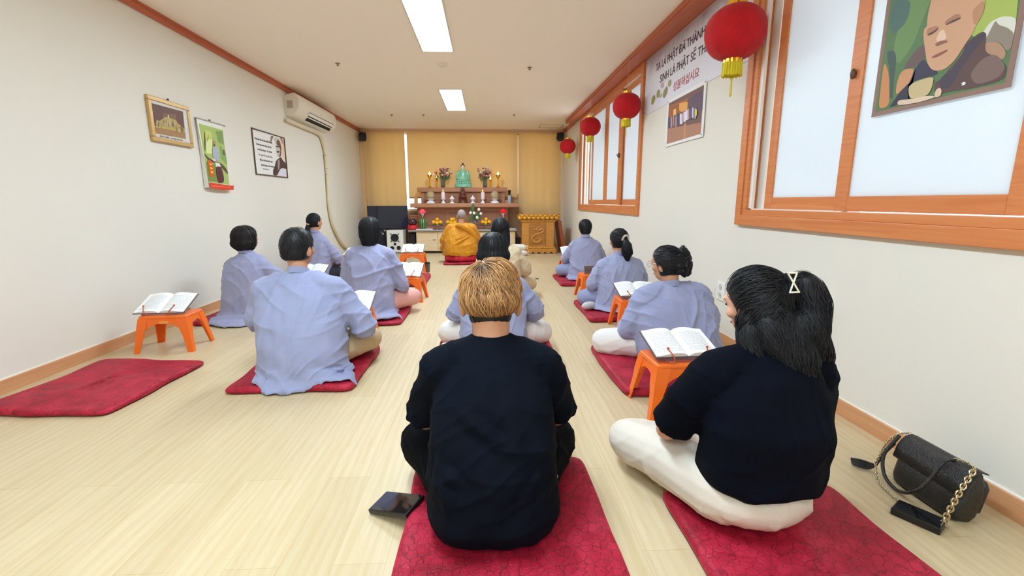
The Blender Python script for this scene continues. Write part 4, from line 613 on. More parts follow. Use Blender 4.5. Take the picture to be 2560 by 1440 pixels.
# --- television and speakers
t = thing('television', 'black flat screen television left of the altar', 'television', (-2.17, 10.32, 0)); G().box(-.435, .435, 0, .05, .50, 1.01, bev=.006).build('casing', M_BLACK, t); G().box(-.425, .425, -.002, 0, .52, 1.0).build('screen', mat('dark_blue_screen', '0a1030', .12, coat=.5), t)
G().box(-.03, .03, .05, .25, .01, .8, bev=.004).build('stand_post', M_BLKM, t); G().box(-.3, .3, .12, .4, 0, .03, bev=.008).build('stand_foot', M_BLKM, t)
M_CONE = mat('speaker_cone', '16161a', .6, bump=('noise', 200, .4)); t = thing('floor_speaker', 'white fronted loudspeaker with black cones under the television', 'speaker', (-1.94, 10.0, 0), .03)
G().box(-.2, .2, .0, .26, .005, .50, bev=.008).build('cabinet', mat('grey_wood_side', '8d8580', .5), t); G().box(-.2, .15, -.012, 0, .02, .50, bev=.004).build('white_front', mat('speaker_white', 'eeece6', .35), t)
def disc(x, z, r, nm):
    G().add(lathe([(0, .004), (r*.3, .003), (r*.9, .01), (r, .012), (r, 0)], 26), 0, Matrix.Translation((x, -.012, z)) @ Matrix.Rotation(pi/2, 4, 'X')).build(nm, M_CONE, t, smooth=True, auto=50)
disc(-.03, .335, .085, 'woofer'); disc(-.03, .2, .028, 'tweeter'); disc(-.095, .11, .045, 'small_cone'); disc(.045, .115, .045, 'small_cone')
for sx, sz in ((1, 1), (-1, 1), (1, -1), (-1, -1)): G().add(prism([(-.03+sx*.055, .335+sz*.075), (-.03+sx*.075, .335+sz*.055), (-.03+sx*.105, .335+sz*.105)], -.018, -.012, 'y')).build('corner_spike', M_CONE, t)
t = thing('black_speaker', 'plain black loudspeaker box with silver clips, left of the white fronted one', 'speaker', (-2.38, 10.16, 0)); G().box(-.2, .2, 0, .14, .005, .5, bev=.01).build('cabinet', M_BLACK, t); G().box(-.18, .18, -.004, 0, .03, .47).build('grille', mat('speaker_grille', '1b1d2a', .6, bump=('voronoi', 200, .5)), t)
g = G()
for a, b in ((.06, .43), (.11, .39), (.15, .46)): g.box(a, a+.04, -.02, -.002, b, b+.04, bev=.006)
g.build('clips', M_STEEL, t)
tag(G().box(-1.68, -1.54, 10.05, 10.3, 0.005, .42, bev=.01).build('black_case', mat('textured_black_case', '1c1b1d', .5, bump=('voronoi', 60, .6))), 'narrow black case between the white fronted speaker and the cabinet', 'case')
tag(G().box(.665, .78, 10.2, 10.5, 0, .3, bev=.01).build('black_box', M_BLACK), 'black box on the floor between the cabinet and the carved lectern', 'box')

# --- carved lectern
M_LEC = wood_mat('lectern_wood', 'bf7f33', 'd19544', (2, 2, 12), 5, .35); M_LECG = mat('gilded_petals', 'dca02e', .3, .35); M_LECD = wood_mat('carved_wood_dark', '9c6226', 'b87a34', (3, 3, 8), 8, .4)
t = thing('carved_lectern', 'carved golden brown wooden lectern with a dragon panel', 'lectern', (1.10, 9.66, 0))
G().box(-.34, .34, .04, .44, .15, .66, bev=.006).build('cabinet_body', M_LEC, t)
g = G().add(loft([[(-a, b0, z), (a, b0, z), (a, .48, z), (-a, .48, z)] for a, b0, z in ((.39, .0, .035), (.39, .0, .09), (.365, .02, .11), (.35, .03, .15))]))
for k in range(6): g.add(prism([(-.38+k*.13, .036), (-.33+k*.13, .012), (-.30+k*.13, .0), (-.27+k*.13, .012), (-.25+k*.13, .036)], .0, .04, 'y'))
g.build('stepped_base', M_LEC, t)
g = G()
for k in range(9): g.add(ellip((-.30+k*.075, .012, .12), (.03, .012, .014), n=10, m=6))
g.build('base_beading', M_LECG, t, smooth=True)
G().add(loft([[(-a, b0, z), (a, b0, z), (a, .5, z), (-a, .5, z)] for a, b0, z in ((.345, .035, .655), (.365, .02, .675), (.375, .01, .7), (.4, -.005, .715))])).box(-.4, .4, -.01, .5, .80, .83, bev=.006).build('cornice', M_LEC, t)
g = G()
for k in range(9):
    x = -.385+k*.0965; g.add(ellip((x, .0, .755), (.046, .03, .038), n=14, m=8)); g.add(ellip((x+.048, .005, .795), (.036, .025, .026), n=12, m=8))
for s in (-1, 1):
    for k in range(4): g.add(ellip((s*.405, .06+k*.11, .765), (.025, .05, .042), n=10, m=8))
g.build('lotus_petals', M_LECG, t, smooth=True)
g = G(); frame_bars(g, 0, 1, -.19, .17, .185, .64, .022, .012); g2 = G(); g2.add((g.v, g.f), 0, Matrix.Translation((0, .042, 0)) @ Matrix.Rotation(-pi/2, 4, 'Z')); g2.build('panel_frame', M_LECD, t)
G().box(-.19, .17, .034, .04, .2, .63).build('panel_field', M_LECD, t)
g = G(); M = Matrix.Translation((-.01, .032, .41))
dr = [(-.13, .14), (-.1, .18), (-.06, .14), (-.09, .09), (-.03, .1), (.03, .08), (.09, .12), (.12, .06), (.05, .02), (-.02, .0), (-.08, -.03), (-.12, -.09), (-.08, -.15), (0, -.17), (.06, -.13), (.03, -.08), (-.03, -.1)]
g.add(tube([(a, 0, b) for a, b in dr], [.012]*5+[.02]*7+[.024]*3+[.014, .008], 8, 5), 0, M)
for pts in ([(-.02, .1), (.02, .15), (.06, .14), (.05, .18)], [(.05, .02), (.12, .0), (.13, -.06), (.09, -.1)], [(-.12, -.09), (-.13, -.02), (-.09, .02)], [(.0, -.05), (.06, -.04), (.11, -.13), (.12, -.17)], [(.06, .1), (.13, .16)], [(-.14, .04), (-.1, .06)]): g.add(tube([(a, .002, b) for a, b in pts], [.012]*(len(pts)-1)+[.004], 7, 4), 0, M)
for i in range(14): a = i*.9; g.add(ellip((.1*cos(a)*random.random(), .002, .16*sin(a*1.7)*random.random()-.02), (.014, .008, .011), n=8, m=6), 0, M)
g.build('dragon_carving', M_LEC, t, smooth=True)
g = G().add(lathe([(.012, 0), (.008, .02), (.004, .04), (0, .055)], 10)); o = g.build('microphone', M_GOLD, None, smooth=True); o.location = (.78, 9.72, .83); tag(o, 'tiny pointed gold ornament on the left corner of the lectern top', 'ornament')
M_REDW = wood_mat('red_brown_board', '8c3f20', 'a04e2a', (2, 2, 12), 5, .4); o = G().box(-.035, .035, -.3, .3, 0, .70, bev=.006).build('wooden_board', M_REDW); o.location = (1.67, 9.98, 0.0); o.rotation_euler = (0, -.16, 0); tag(o, 'red brown wooden board leaning beside the carved lectern', 'board')
# --- white bolsters with tassels on the floor
M_BOL = mat('white_cotton', 'e9e4dc', .7, bump=('noise', 30, .3))
for k, (z, x, lab) in enumerate(((.062, .66, 'lower white roll cushion with tassels on the floor by the lectern'), (.18, .64, 'upper white roll cushion with tassels, stacked on another by the lectern'))):
    t = thing('roll_cushion', lab, 'cushion', (x, 9.3, z), 0, 'white roll cushions')
    G().add(tube([(-.16, 0, 0), (-.13, 0, 0), (.1, 0, 0), (.14, 0, 0)], [.04, .06, .06, .045], 18, 4)).build('roll', M_BOL, t, smooth=True)
    G().add(ellip((.2, -.01, .02), (.014, .014, .014))).add(ellip((.195, 0, -.03), (.016, .012, .02))).build('tassel', mat('cream_tassel', 'e8d8b0', .7), t, smooth=True)

# ================================================================ things on the floor
def cushion_geo(w, d, h, seed=0, wav=.006, puff=.5, n=22):
    """stuffed flat floor mat with rounded piped edges"""
    rng = np.random.RandomState(seed); ph = rng.uniform(0, 6, 6); rings = []
    def out(s, z, e=16.):
        r = []
        for j in range(72):
            a = 2*pi*j/72; m4 = (a+pi/4) % (pi/2)-pi/4; k4 = a-m4; a = k4+math.atan(math.tan(m4)*1.0); u_ = m4/(pi/4); a = k4+math.atan(sin(u_*pi/2)**1) if 1 else a
            c, si = cos(a), sin(a); q = (abs(c)**e+abs(si)**e)**(-1/e); x = c*q*w/2; y = si*q*d/2
            wv = 1+wav*(sin(5*a+ph[0])+.6*sin(9*a+ph[1]))/.5*.5; r.append((x*s*wv, y*s*wv, z+(wav*.6*sin(3*a+ph[2]) if z > h*.5 else 0)))
        return r
    for s, z in ((.02, .002), (.9, .001), (.97, .004), (.995, .22*h), (1, .5*h), (.99, .78*h), (.965, .95*h), (.93, .985*h)): rings.append(out(s, z))
    for s in (.85, .7, .5, .3, .12, .02): rings.append([(x, y, z+h*.18*puff*(1-s*s)+.5*wav*sin(11*x+ph[3])*sin(9*y+ph[4])) for x, y, z in out(s, h*.985)])
    return loft(rings)
def floor_mat_obj(x, y, w, d, h, rz, lab, seed, thick=False):
    o = G().add(cushion_geo(w, d, h, seed, wav=.012 if not thick else .01)).build('floor_cushion', M_VELVET, None, smooth=True)
    o.location = (x, y, 0); o.rotation_euler = (0, 0, rz); tag(o, lab, 'floor cushion', 'crimson floor cushions'); return o
floor_mat_obj(.055, 1.28, .69, .92, .05, .01, 'crimson rose patterned floor cushion under the man with dyed hair', 1)
floor_mat_obj(.965, 1.07, .66, .88, .05, -.01, 'crimson floor cushion under the woman in the navy top', 2)
floor_mat_obj(-2.32, 2.74, .72, .80, .04, -.06, 'empty crimson floor cushion at the far left in front of a stool with a book', 3)
floor_mat_obj(-1.17, 2.97, .74, .80, .045, .0, 'crimson floor cushion under the grey robed man with beige trousers', 4)
floor_mat_obj(-1.13, 4.42, .70, .80, .045, .02, 'crimson floor cushion under the short haired woman with pink trousers', 5)
floor_mat_obj(-1.17, 6.36, .70, .86, .05, .03, 'empty crimson floor cushion behind the stool with the cup beside it', 6)
floor_mat_obj(-2.3, 4.5, .76, .72, .04, .05, 'crimson floor cushion under the bob haired woman by the left wall', 7)
floor_mat_obj(-2.2, 6.45, .7, .8, .045, 0, 'crimson floor cushion under the ponytailed woman in black trousers by the left wall', 8)
floor_mat_obj(.06, 3.25, .84, .72, .045, .02, 'crimson floor cushion under the woman in white trousers behind the dyed haired man', 9)
floor_mat_obj(.2, 4.74, .70, .94, .05, 0, 'crimson floor cushion under the long haired woman in cream', 10)
floor_mat_obj(1.31, 6.24, .68, .84, .045, 0, 'crimson floor cushion under the farthest grey robed person on the right', 11)
floor_mat_obj(1.28, 4.42, .68, .82, .045, .01, 'crimson floor cushion under the ponytailed woman in grey', 12)
floor_mat_obj(1.10, 2.82, .68, .86, .06, .02, 'crimson floor cushion under the woman with braided hair and white trousers', 13)
floor_mat_obj(-.45, 8.28, .62, .62, .045, 0, 'flat crimson floor cushion under the monk, lower of two', 14)
def tufted():
    g = G(); n = 64; rings = []
    for s, z in ((.02, 0), (.85, 0), (.97, .02), (1.0, .055), (.96, .09), (.85, .112), (.5, .118), (.02, .11)): rings.append([(.3*s*cos(2*pi*j/n)*(1+.03*sin(16*2*pi*j/n)*(s > .8)), .27*s*sin(2*pi*j/n)*(1+.03*sin(16*2*pi*j/n)*(s > .8)), z) for j in range(n)])
    return g.add(loft(rings))
o = tufted().build('round_cushion', velvet_mat('bright_crimson_velvet', 'c41c34', 'd83048', 'a01428'), None, smooth=True); o.location = (-.45, 8.26, .05); tag(o, 'thick tufted red round cushion the monk sits on', 'cushion')

# --- stools with books
M_STO = mat('orange_plastic', 'f2701a', .3, spec=.55, var=(2, 'e8620f', .4)); M_RUST = mat('rust_wire', 'c05a3a', .45, .3)
def page_mat(name, ang):
    m = bpy.data.materials.new(name); m.use_nodes = True; N = m.node_tree.nodes; L = m.node_tree.links; b = N['Principled BSDF']; b.inputs['Roughness'].default_value = .75
    tc = N.new('ShaderNodeTexCoord'); mp = N.new('ShaderNodeMapping'); L.new(tc.outputs['UV'], mp.inputs[0])
    br = N.new('ShaderNodeTexBrick'); br.inputs['Scale'].default_value = 1; br.inputs['Row Height'].default_value = .042; br.inputs['Brick Width'].default_value = .13; br.offset = .43; br.squash = .7; br.squash_frequency = 3
    br.inputs['Mortar Size'].default_value = .0125; br.inputs['Mortar Smooth'].default_value = .1; br.inputs['Color1'].default_value = lin('b0b2b5'); br.inputs['Color2'].default_value = lin('c4c6c8'); br.inputs['Mortar'].default_value = lin('f0f1f0'); L.new(mp.outputs[0], br.inputs[0])
    sp = N.new('ShaderNodeSeparateXYZ'); L.new(tc.outputs['UV'], sp.inputs[0])
    def band(o, a, c):
        x = N.new('ShaderNodeMath'); x.operation = 'COMPARE'; x.inputs[1].default_value = (a+c)/2; x.inputs[2].default_value = (c-a)/2; L.new(o, x.inputs[0]); return x.outputs[0]
    x = N.new('ShaderNodeMath'); x.operation = 'MULTIPLY'; L.new(band(sp.outputs[0], .13, .88), x.inputs[0]); L.new(band(sp.outputs[1], .1, .86), x.inputs[1])
    mx = N.new('ShaderNodeMix'); mx.data_type = 'RGBA'; mx.inputs[6].default_value = lin('f0f1f0'); L.new(x.outputs[0], mx.inputs[0]); L.new(br.outputs[0], mx.inputs[7]); L.new(mx.outputs[2], b.inputs['Base Color']); return m
M_PAGE = page_mat('printed_page', 0)
def stool_geo():
    """four splayed legs flowing into a rounded top, arches between"""
    g = G(); H = .275; tw, td = .165, .115; bw, bd = .185, .135
    g.add(cushion_geo(.33, .235, .022, 1, wav=0, puff=.1), 0, Matrix.Translation((0, 0, H-.022)))
    return g
def make_stool():
    t = thing('plastic_stool', 'orange', 'stool', (0, 0, 0), 0, 'orange plastic stools'); H = .275
    G().add(cushion_geo(.335, .24, .03, 1, wav=0, puff=.12), 0, Matrix.Translation((0, 0, H-.03))).build('stool_top', M_STO, t, smooth=True)
    g = G()
    # apron skirts with arched undersides
    for s in (1, -1):
        for (W2, off, ax) in ((.155, .112, 'y'), (.108, .158, 'x')):
            arch = [(-W2, H-.012), (-W2, H-.12)]+[(-W2*.98+.02+(W2*1.96-.04)*i/12, H-.12+.062*(1-abs(2*i/12-1)**3)) for i in range(13)]+[(W2, H-.12), (W2, H-.012)]
            a, b = (s*off-.005, s*off+.005); v, f = prism(arch, a, b, ax)
            v = [(x+(0 if ax == 'y' else s*(H-z)*.085), y+(s*(H-z)*.085 if ax == 'y' else 0), z) for x, y, z in v]; g.add((v, f))
    g.build('apron', M_STO, t)
    for sx in (1, -1):
        for sy in (1, -1):
            rings = []
            for z, q in ((H-.02, 1.), (H-.1, .93), (.12, .72), (0.0, .55)):
                k = (H-z)/H; cx, cy = sx*(.135+.055*k), sy*(.09+.05*k); w, d = .034*q, .032*q; L = .006
                # L-shaped hollow corner leg
                ox, oy = cx+sx*w*.8, cy+sy*d*.8; ix, iy = cx-sx*w*1.2, cy-sy*d*1.2
                rings.append([(ox, oy, z), (ix, oy, z), (ix, oy-sy*L, z), (ox-sx*L*2.2, oy-sy*L, z), (ox-sx*L, oy-sy*L*2.2, z), (ox-sx*L, iy, z), (ox, iy, z)])
            G().add(loft(rings)).build('leg', M_STO, t)
    G().box(-.02, .045, -.1245, -.122, H-.058, H-.04).build('moulded_plate', mat('plate_yellow_orange', 'f0a050', .4), t)
    return t
def page_block(side, w=.17, d=.235, th=.016):
    """one half of an open book: curved page surface"""
    n = 10; m = 2; v = []; uv = []
    for i in range(n+1):
        q = i/n; x = side*q*w; z = th*(1-q*.35)+.012*sin(pi*min(1, q*1.15))*(1-q*.3)-(.012 if q == 0 else .003*(q < .15))
        for j in range(m+1): v.append((x, -d/2+d*j/m, z)); uv.append(((q if side > 0 else 1-q), j/m))
    top = len(v); v += [(x, y, .002) for x, y, z in v[:top]]; f = []; idx = lambda i, j: i*(m+1)+j
    for i in range(n):
        for j in range(m): f.append((idx(i, j), idx(i+1, j), idx(i+1, j+1), idx(i, j+1))); f.append((top+idx(i, j), top+idx(i, j+1), top+idx(i+1, j+1), top+idx(i+1, j)))
        f.append((idx(i, 0), top+idx(i, 0), top+idx(i+1, 0), idx(i+1, 0))); f.append((idx(i, m), idx(i+1, m), top+idx(i+1, m), top+idx(i, m)))
    for j in range(m): f.append((idx(n, j), top+idx(n, j), top+idx(n, j+1), idx(n, j+1))); f.append((idx(0, j), idx(0, j+1), top+idx(0, j+1), top+idx(0, j)))
    return v, f, uv+uv
def make_book():
    t = thing('open_book', 'open book', 'book', (0, 0, 0), 0, 'open chanting books')
    for side in (1, -1):
        v, f, uv = page_block(side); me = bpy.data.meshes.new('page_block'); me.from_pydata(v, [], f); me.materials.append(M_PAGE); ul = me.uv_layers.new(name='uv')
        for l in me.loops: ul.data[l.index].uv = uv[l.vertex_index]
        bm = bmesh.new(); bm.from_mesh(me); bmesh.ops.recalc_face_normals(bm, faces=bm.faces); bm.to_mesh(me); bm.free()
        me.polygons.foreach_set('use_smooth', [True]*len(me.polygons)); me.set_sharp_from_angle(angle=.6)
        o = bpy.data.objects.new('page_block', me); COL.objects.link(o); o.parent = t
    G().box(-.177, .177, -.122, .122, -.002, .003, bev=.001).build('cover', mat('book_cover', '5a4a48', .5), t)
    return t
def make_rest():
    t = thing('book_rest', 'wire', 'book rest', (0, 0, 0), 0, 'wire book rests'); g = G()
    g.add(tube([(-.12, -.10, .003), (.12, -.10, .003), (.12, .09, .003), (-.12, .09, .003), (-.12, -.10, .003)], .003, 6, 1))
    g.add(tube([(-.12, .0, .004), (-.12, .06, .064), (.12, .06, .064), (.12, .0, .004)], .003, 6, 1))
    for s in (-1, 1): g.add(tube([(s*.085-.02, -.115, .004), (s*.085, -.125, .008), (s*.085+s*.004, -.118, .035), (s*.085+s*.02, -.085, .065)], [.004, .004, .004, .0035], 7, 4)).add(ellip((s*.085+s*.02, -.083, .067), (.007, .007, .007), n=8, m=6))
    g.build('wire_frame', M_RUST, t, smooth=True); return t
ST0, BK0, RS0 = make_stool(), make_book(), make_rest(); first = [True]
def desk(x, y, rz, who, tilt=.42, closed=None, scale=1.0, book=True, dx=0.):
    if first[0]: s, b, r = ST0, BK0, RS0; first[0] = False
    else: s = dup(ST0); b = dup(BK0) if book else None; r = dup(RS0) if book else None
    place(s, (x, y, 0), rz, 'orange plastic stool '+who); s.scale = (scale,)*3
    if b:
        c, sn = cos(rz), sin(rz); off = .012; h = .279*scale
        place(r, (x+dx*c, y+dx*sn, h), rz, 'wire book rest on the stool '+who)
        place(b, (x+dx*c-sn*off, y+dx*sn+c*off, h+.06), rz, 'open book on the stool '+who); b.rotation_euler = (tilt, 0, rz)
desk(-2.41, 3.53, 0.06, 'alone by the left wall behind the empty cushion', dx=-.03)
desk(-1.08, 3.52, 0, 'in front of the man in grey with beige trousers', dx=.02)
desk(-1.96, 5.12, -.1, 'in front of the bob haired woman by the wall', .5)
desk(-2.0, 7.1, -.15, 'in front of the ponytailed woman in black trousers', .4)
desk(-.9, 5.15, -.1, 'in front of the woman with pink trousers', .55)
desk(-1.17, 7.33, .0, 'standing free near the white fronted speaker', .45, scale=1.08)
desk(1.32, 6.95, 0, 'in front of the farthest grey robed person', .45)
desk(1.25, 5.18, 0.04, 'between the two farthest people on the right, carrying a brown board', book=False)
desk(1.30, 3.83, .0, 'in front of the woman with braided hair', .3)
desk(1.02, 2.27, .05, 'in front of the woman in the navy top', .3, scale=1.05, dx=.0)
desk(-.06, 2.14, 0, 'in front of the man with dyed hair', .35)
desk(.06, 4.0, 0, 'in front of the white trousered woman at the centre', .35)
o = G().box(-.15, .15, -.004, .012, 0, .09, bev=.003).box(-.14, .14, -.01, .018, .04, .05).build('brown_board_rest', mat('grey_brown_wood', '6b5548', .6, bump=('wave', 40, .4))); o.location = (1.27, 5.12, .281); o.rotation_euler = (-.25, 0, .05); tag(o, 'grey brown slatted wooden rest on the orange stool behind the farthest person on the right', 'book rest')

# --- cup, phones, fan
t = thing('travel_mug', 'dark travel mug with a black lid beside the free standing orange stool', 'mug', (-.93, 7.2, 0)); G().add(lathe([(.03, 0), (.032, .01), (.038, .135), (0, .135)], 22)).build('mug_body', mat('smoky_brown', '4e423e', .2, coat=.4), t, smooth=True, auto=50); G().add(lathe([(.041, .135), (.041, .15), (.034, .158), (.034, .165), (0, .165)], 22)).build('lid', M_BLACK, t, smooth=True, auto=40)
def phone(loc, rz, w, l, h, lab, rx=0, ry=0, name='smartphone', sc='26211f'):
    t = thing(name, lab, 'phone', loc, rz); t.rotation_euler = (rx, ry, rz)
    G().box(-w/2, w/2, -l/2, l/2, 0, h, bev=min(.004, h*.3)).build('case', M_BLACK, t); g = G(); r = .008; pts = []
    for cx, cy, a0 in ((w/2-.012, l/2-.012, 0), (-w/2+.012, l/2-.012, 90), (-w/2+.012, -l/2+.012, 180), (w/2-.012, -l/2+.012, 270)): pts += [(cx+r*cos(radians(a0+k*22.5)), cy+r*sin(radians(a0+k*22.5))) for k in range(5)]
    g.add(prism(pts, h, h+.0008)).build('screen', mat('phone_screen_'+sc, sc, .06, coat=1.), t); return t
phone((-.33, 1.475, .031), 1.05, .1, .185, .018, 'black smartphone lying on the floor at the edge of the dyed haired man\'s cushion', rx=-.243, ry=-.139, sc='1c1817')
phone((1.495, 1.335, 0), .55, .082, .135, .026, 'thick black phone in a dark case on the floor beside the handbag', sc='121214')
o = G().add(prism([(-.09, .0), (-.05, .03), (.04, .035), (.1, .008), (.04, -.03), (-.05, -.035)], 0, .012)).add(tube([(.09, 0, .008), (.14, .01, .008)], .006, 6, 1)).build('wooden_clapper', mat('dark_brown_lacquer', '5c3a20', .35)); o.location = (.6, 6.42, 0); tag(o, 'small dark brown wooden clapper on the floor right of the long haired woman', 'instrument')

# --- handbag
M_LEA = mat('black_leather', '141312', .33, bump=('voronoi', 320, .35), spec=.6); M_CHN = mat('pale_gold_chain', 'cdbf9c', .25, 1.)
BG = thing('handbag', 'black leather handbag with a chunky chain strap leaning on the right wall', 'handbag', (1.635, 1.435, 0), 0)
def bag_ring(z, th, l, e=5.):
    r = []
    for j in range(48):
        t = 2*pi*j/48; c, si = cos(t), sin(t); q = (abs(c)**e+abs(si)**e)**(-1/e); r.append((th*c*q, l*si*q, z))
    return r
Mb = Matrix.Rotation(.2, 4, 'Y')
G().add(loft([bag_ring(z, th, l, e) for z, th, l, e in ((.0, .035, .11, 4), (.005, .045, .122, 5), (.03, .052, .13, 5), (.09, .052, .131, 5), (.15, .042, .128, 4), (.18, .028, .122, 3), (.19, .012, .118, 3))]), 0, Mb).build('bag_body', M_LEA, BG, smooth=True)
g = G(); fl = [(-.054, .095), (-.058, .1), (-.056, .14), (-.049, .165), (-.034, .188), (-.01, .198), (.015, .194), (.015, .19), (-.01, .193), (-.031, .183), (-.044, .162), (-.05, .14), (-.053, .1)]
v = [(a, sgn*.131, z) for sgn in (-1, 1) for a, z in fl]; n = len(fl); f = [(i, (i+1) % n, n+(i+1) % n, n+i) for i in range(n)]+[tuple(range(n)), tuple(range(2*n-1, n-1, -1))]
g.add((v, f), 0, Mb); g.build('front_flap', M_LEA, BG, smooth=True, auto=50)
g = G().add(loft([bag_ring(z, .018, l, 5) for z, l in ((.015, .09), (.03, .105), (.12, .105), (.14, .09))]), 0, Matrix.Translation((.055, -.01, 0)) @ Mb); g.build('back_pocket', M_LEA, BG, smooth=True)
g = G().add(tube([(-.02, .135, .185), (-.06, .145, .1), (-.085, .1, .035), (-.095, .02, .025), (-.085, -.04, .08), (-.03, -.055, .19), (-.0, -.06, .2)], .0065, 8, 8), 0); g.build('leather_strap', M_LEA, BG, smooth=True)
def chain(pts, r, n, name='chain_strap'):
    P = spline(pts, 10); L = [0]
    for a, b in zip(P, P[1:]): L.append(L[-1]+(b-a).length)
    N_ = max(3, int(L[-1]/(r*1.25))); g = G()
    for i in range(N_):
        s = L[-1]*(i+.5)/N_; p = Vector([float(np.interp(s, L, [q[k] for q in P])) for k in range(3)]); q2 = Vector([float(np.interp(min(s+.004, L[-1]), L, [q[k] for q in P])) for k in range(3)]); d = (q2-p).normalized()
        R = d.to_track_quat('Y', 'Z').to_matrix().to_4x4(); R = Matrix.Translation(p) @ R @ Matrix.Rotation((pi/2.6 if i % 2 else -pi/5), 4, 'Y')
        ring = [Vector((r*.62*cos(2*pi*j/10), r*sin(2*pi*j/10), 0)) for j in range(11)]
        v = []; f = []
        for j in range(10):
            c = ring[j]; o_ = c.normalized()
            for k in range(5): a = 2*pi*k/5; v.append(tuple(R @ (c+o_*r*.3*cos(a)+Vector((0, 0, r*.3*sin(a))))))
        for j in range(10):
            for k in range(5): f.append((j*5+k, ((j+1) % 10)*5+k, ((j+1) % 10)*5+(k+1) % 5, j*5+(k+1) % 5))
        g.add((v, f))
    o = g.build(name, M_CHN, BG, smooth=True); o['kind'] = 'stuff'; return o
chain([(-.0, -.125, .2), (-.05, -.14, .14), (-.085, -.145, .06), (-.1, -.145, .012)], .0115, 30)
chain([(.01, .12, .205), (-.02, .14, .19), (-.05, .155, .14), (-.085, .15, .06)], .0065, 30)
chain([(-.085, .15, .06), (-.1, .11, .01), (-.12, .03, .008), (-.125, -.06, .008), (-.1, -.145, .012)], .0065, 40)
chain([(.0, -.05, .2), (.02, -.08, .205), (.02, -.11, .2), (.0, -.125, .19)], .0065, 20)
g = G()
for j in range(26): a = j/25-.5; g.add(tube([(-.07, .165, .04+.01*a), (-.085, .2+.03*a, .025+.02*a), (-.105+.03*a, .235+.05*a, .01+abs(.015*a))], [.003, .004, .003], 5, 3))
g.build('leather_tassel', M_LEA, BG); G().add(tube([(-.03, .14, .15), (-.05, .155, .1), (-.07, .165, .04)], .006, 8)).build('tassel_cord', M_LEA, BG, smooth=True)

# ================================================================ people
def remesh(g, vox, smooth=4, name='m'):
    me = bpy.data.meshes.new(name); me.from_pydata(g.v, [], g.f)
    bm = bmesh.new(); bm.from_mesh(me); bmesh.ops.recalc_face_normals(bm, faces=bm.faces); bm.to_mesh(me); bm.free()
    o = bpy.data.objects.new(name, me); COL.objects.link(o)
    md = o.modifiers.new('r', 'REMESH'); md.mode = 'VOXEL'; md.voxel_size = vox; md.adaptivity = 0
    if smooth: ms = o.modifiers.new('s', 'SMOOTH'); ms.factor = .5; ms.iterations = smooth
    dg = bpy.context.evaluated_depsgraph_get(); dg.update(); out = bpy.data.meshes.new_from_object(o.evaluated_get(dg))
    bpy.data.objects.remove(o); bpy.data.meshes.remove(me); out.name = name; return out
def get_co(me):
    a = np.empty(len(me.vertices)*3); me.vertices.foreach_get('co', a); return a.reshape(-1, 3)
def get_no(me):
    a = np.empty(len(me.vertices)*3); me.vertices.foreach_get('normal', a); return a.reshape(-1, 3)
def set_co(me, a): me.vertices.foreach_set('co', a.ravel()); me.update()
def finish(me, name, m, parent, mats=None):
    me.materials.clear()
    for x in (m if isinstance(m, (list, tuple)) else [m]): me.materials.append(x)
    me.polygons.foreach_set('use_smooth', [True]*len(me.polygons)); o = bpy.data.objects.new(name, me); COL.objects.link(o); o.parent = parent; return o
def sstep(a, b, x): t = np.clip((x-a)/(b-a), 0, 1); return t*t*(3-2*t)
def seg_dist(P, a, b):
    a = np.array(a, float); b = np.array(b, float); d = b-a; t = np.clip(((P-a)@d)/(d@d+1e-9), 0, 1); return np.linalg.norm(P-a-t[:, None]*d, axis=1), t
def fold_disp(P, seed, amp, folds=(), freq=1.):
    """soft cloth creases: smooth directional undulation plus explicit crease ridges"""
    r = np.random.RandomState(seed); h = np.zeros(len(P))
    for k in range(7):
        s_ = np.array([r.uniform(-.9, .9), r.uniform(-.2, .2), 1.]) if k % 3 else np.array([1., .2, r.uniform(-.5, .5)]); s_ /= np.linalg.norm(s_); d = np.cross(s_, [0, 1, 0])+np.array([0, r.uniform(-.5, .5), 0]); d /= np.linalg.norm(d)
        e = r.normal(size=3); e /= np.linalg.norm(e); m_ = r.normal(size=3); m_ /= np.linalg.norm(m_)
        q = P@d*freq*(11+5*k)+r.uniform(0, 6)+1.5*np.sin(P@e*freq*8+r.uniform(0, 6))+.6*np.sin(P@m_*freq*19+r.uniform(0, 6)); mask = sstep(.4, .9, .5+.5*np.sin(P@m_*9+r.uniform(0, 6))*np.sin(P@e*7+r.uniform(0, 6)))
        h += (1-np.abs(np.sin(q)))**3*mask*1.6/(1+.22*k)
    h = (h-h.mean())*amp
    for a, b, w, hh in folds:
        dist, t = seg_dist(P, a, b); f = np.exp(-(dist/w)**2)*np.sin(np.clip(t*.9+.05, 0, 1)*pi); h += hh*f-hh*.55*np.exp(-((dist-1.6*w)/w)**2)*np.sin(np.clip(t*.9+.05, 0, 1)*pi)
    return h
def sect(a, b, cx, cy, z, n=40, e=2.5, wob=0., k=9, ph=0.):
    r = []
    for j in range(n):
        t = 2*pi*j/n; c, s = cos(t), sin(t); q = (abs(c)**e+abs(s)**e)**(-1/e)*(1+wob*(sin(k*t+ph)+.5*sin((2*k-5)*t+1.7*ph))); r.append((cx+a*q*c, cy+b*q*s, z))
    return r
M_SKIN = mat('skin', 'c6906f', .5, var=(25, 'b77f60', .5), spec=.4); M_SKINL = mat('light_skin', 'd8a58a', .5, var=(25, 'cc9276', .5), spec=.4)
M_LIP = mat('lips', 'a8584c', .45); M_EYE = mat('eye_dark', '1a1210', .15); M_EYEW = mat('eye_white', 'efe9e2', .2)
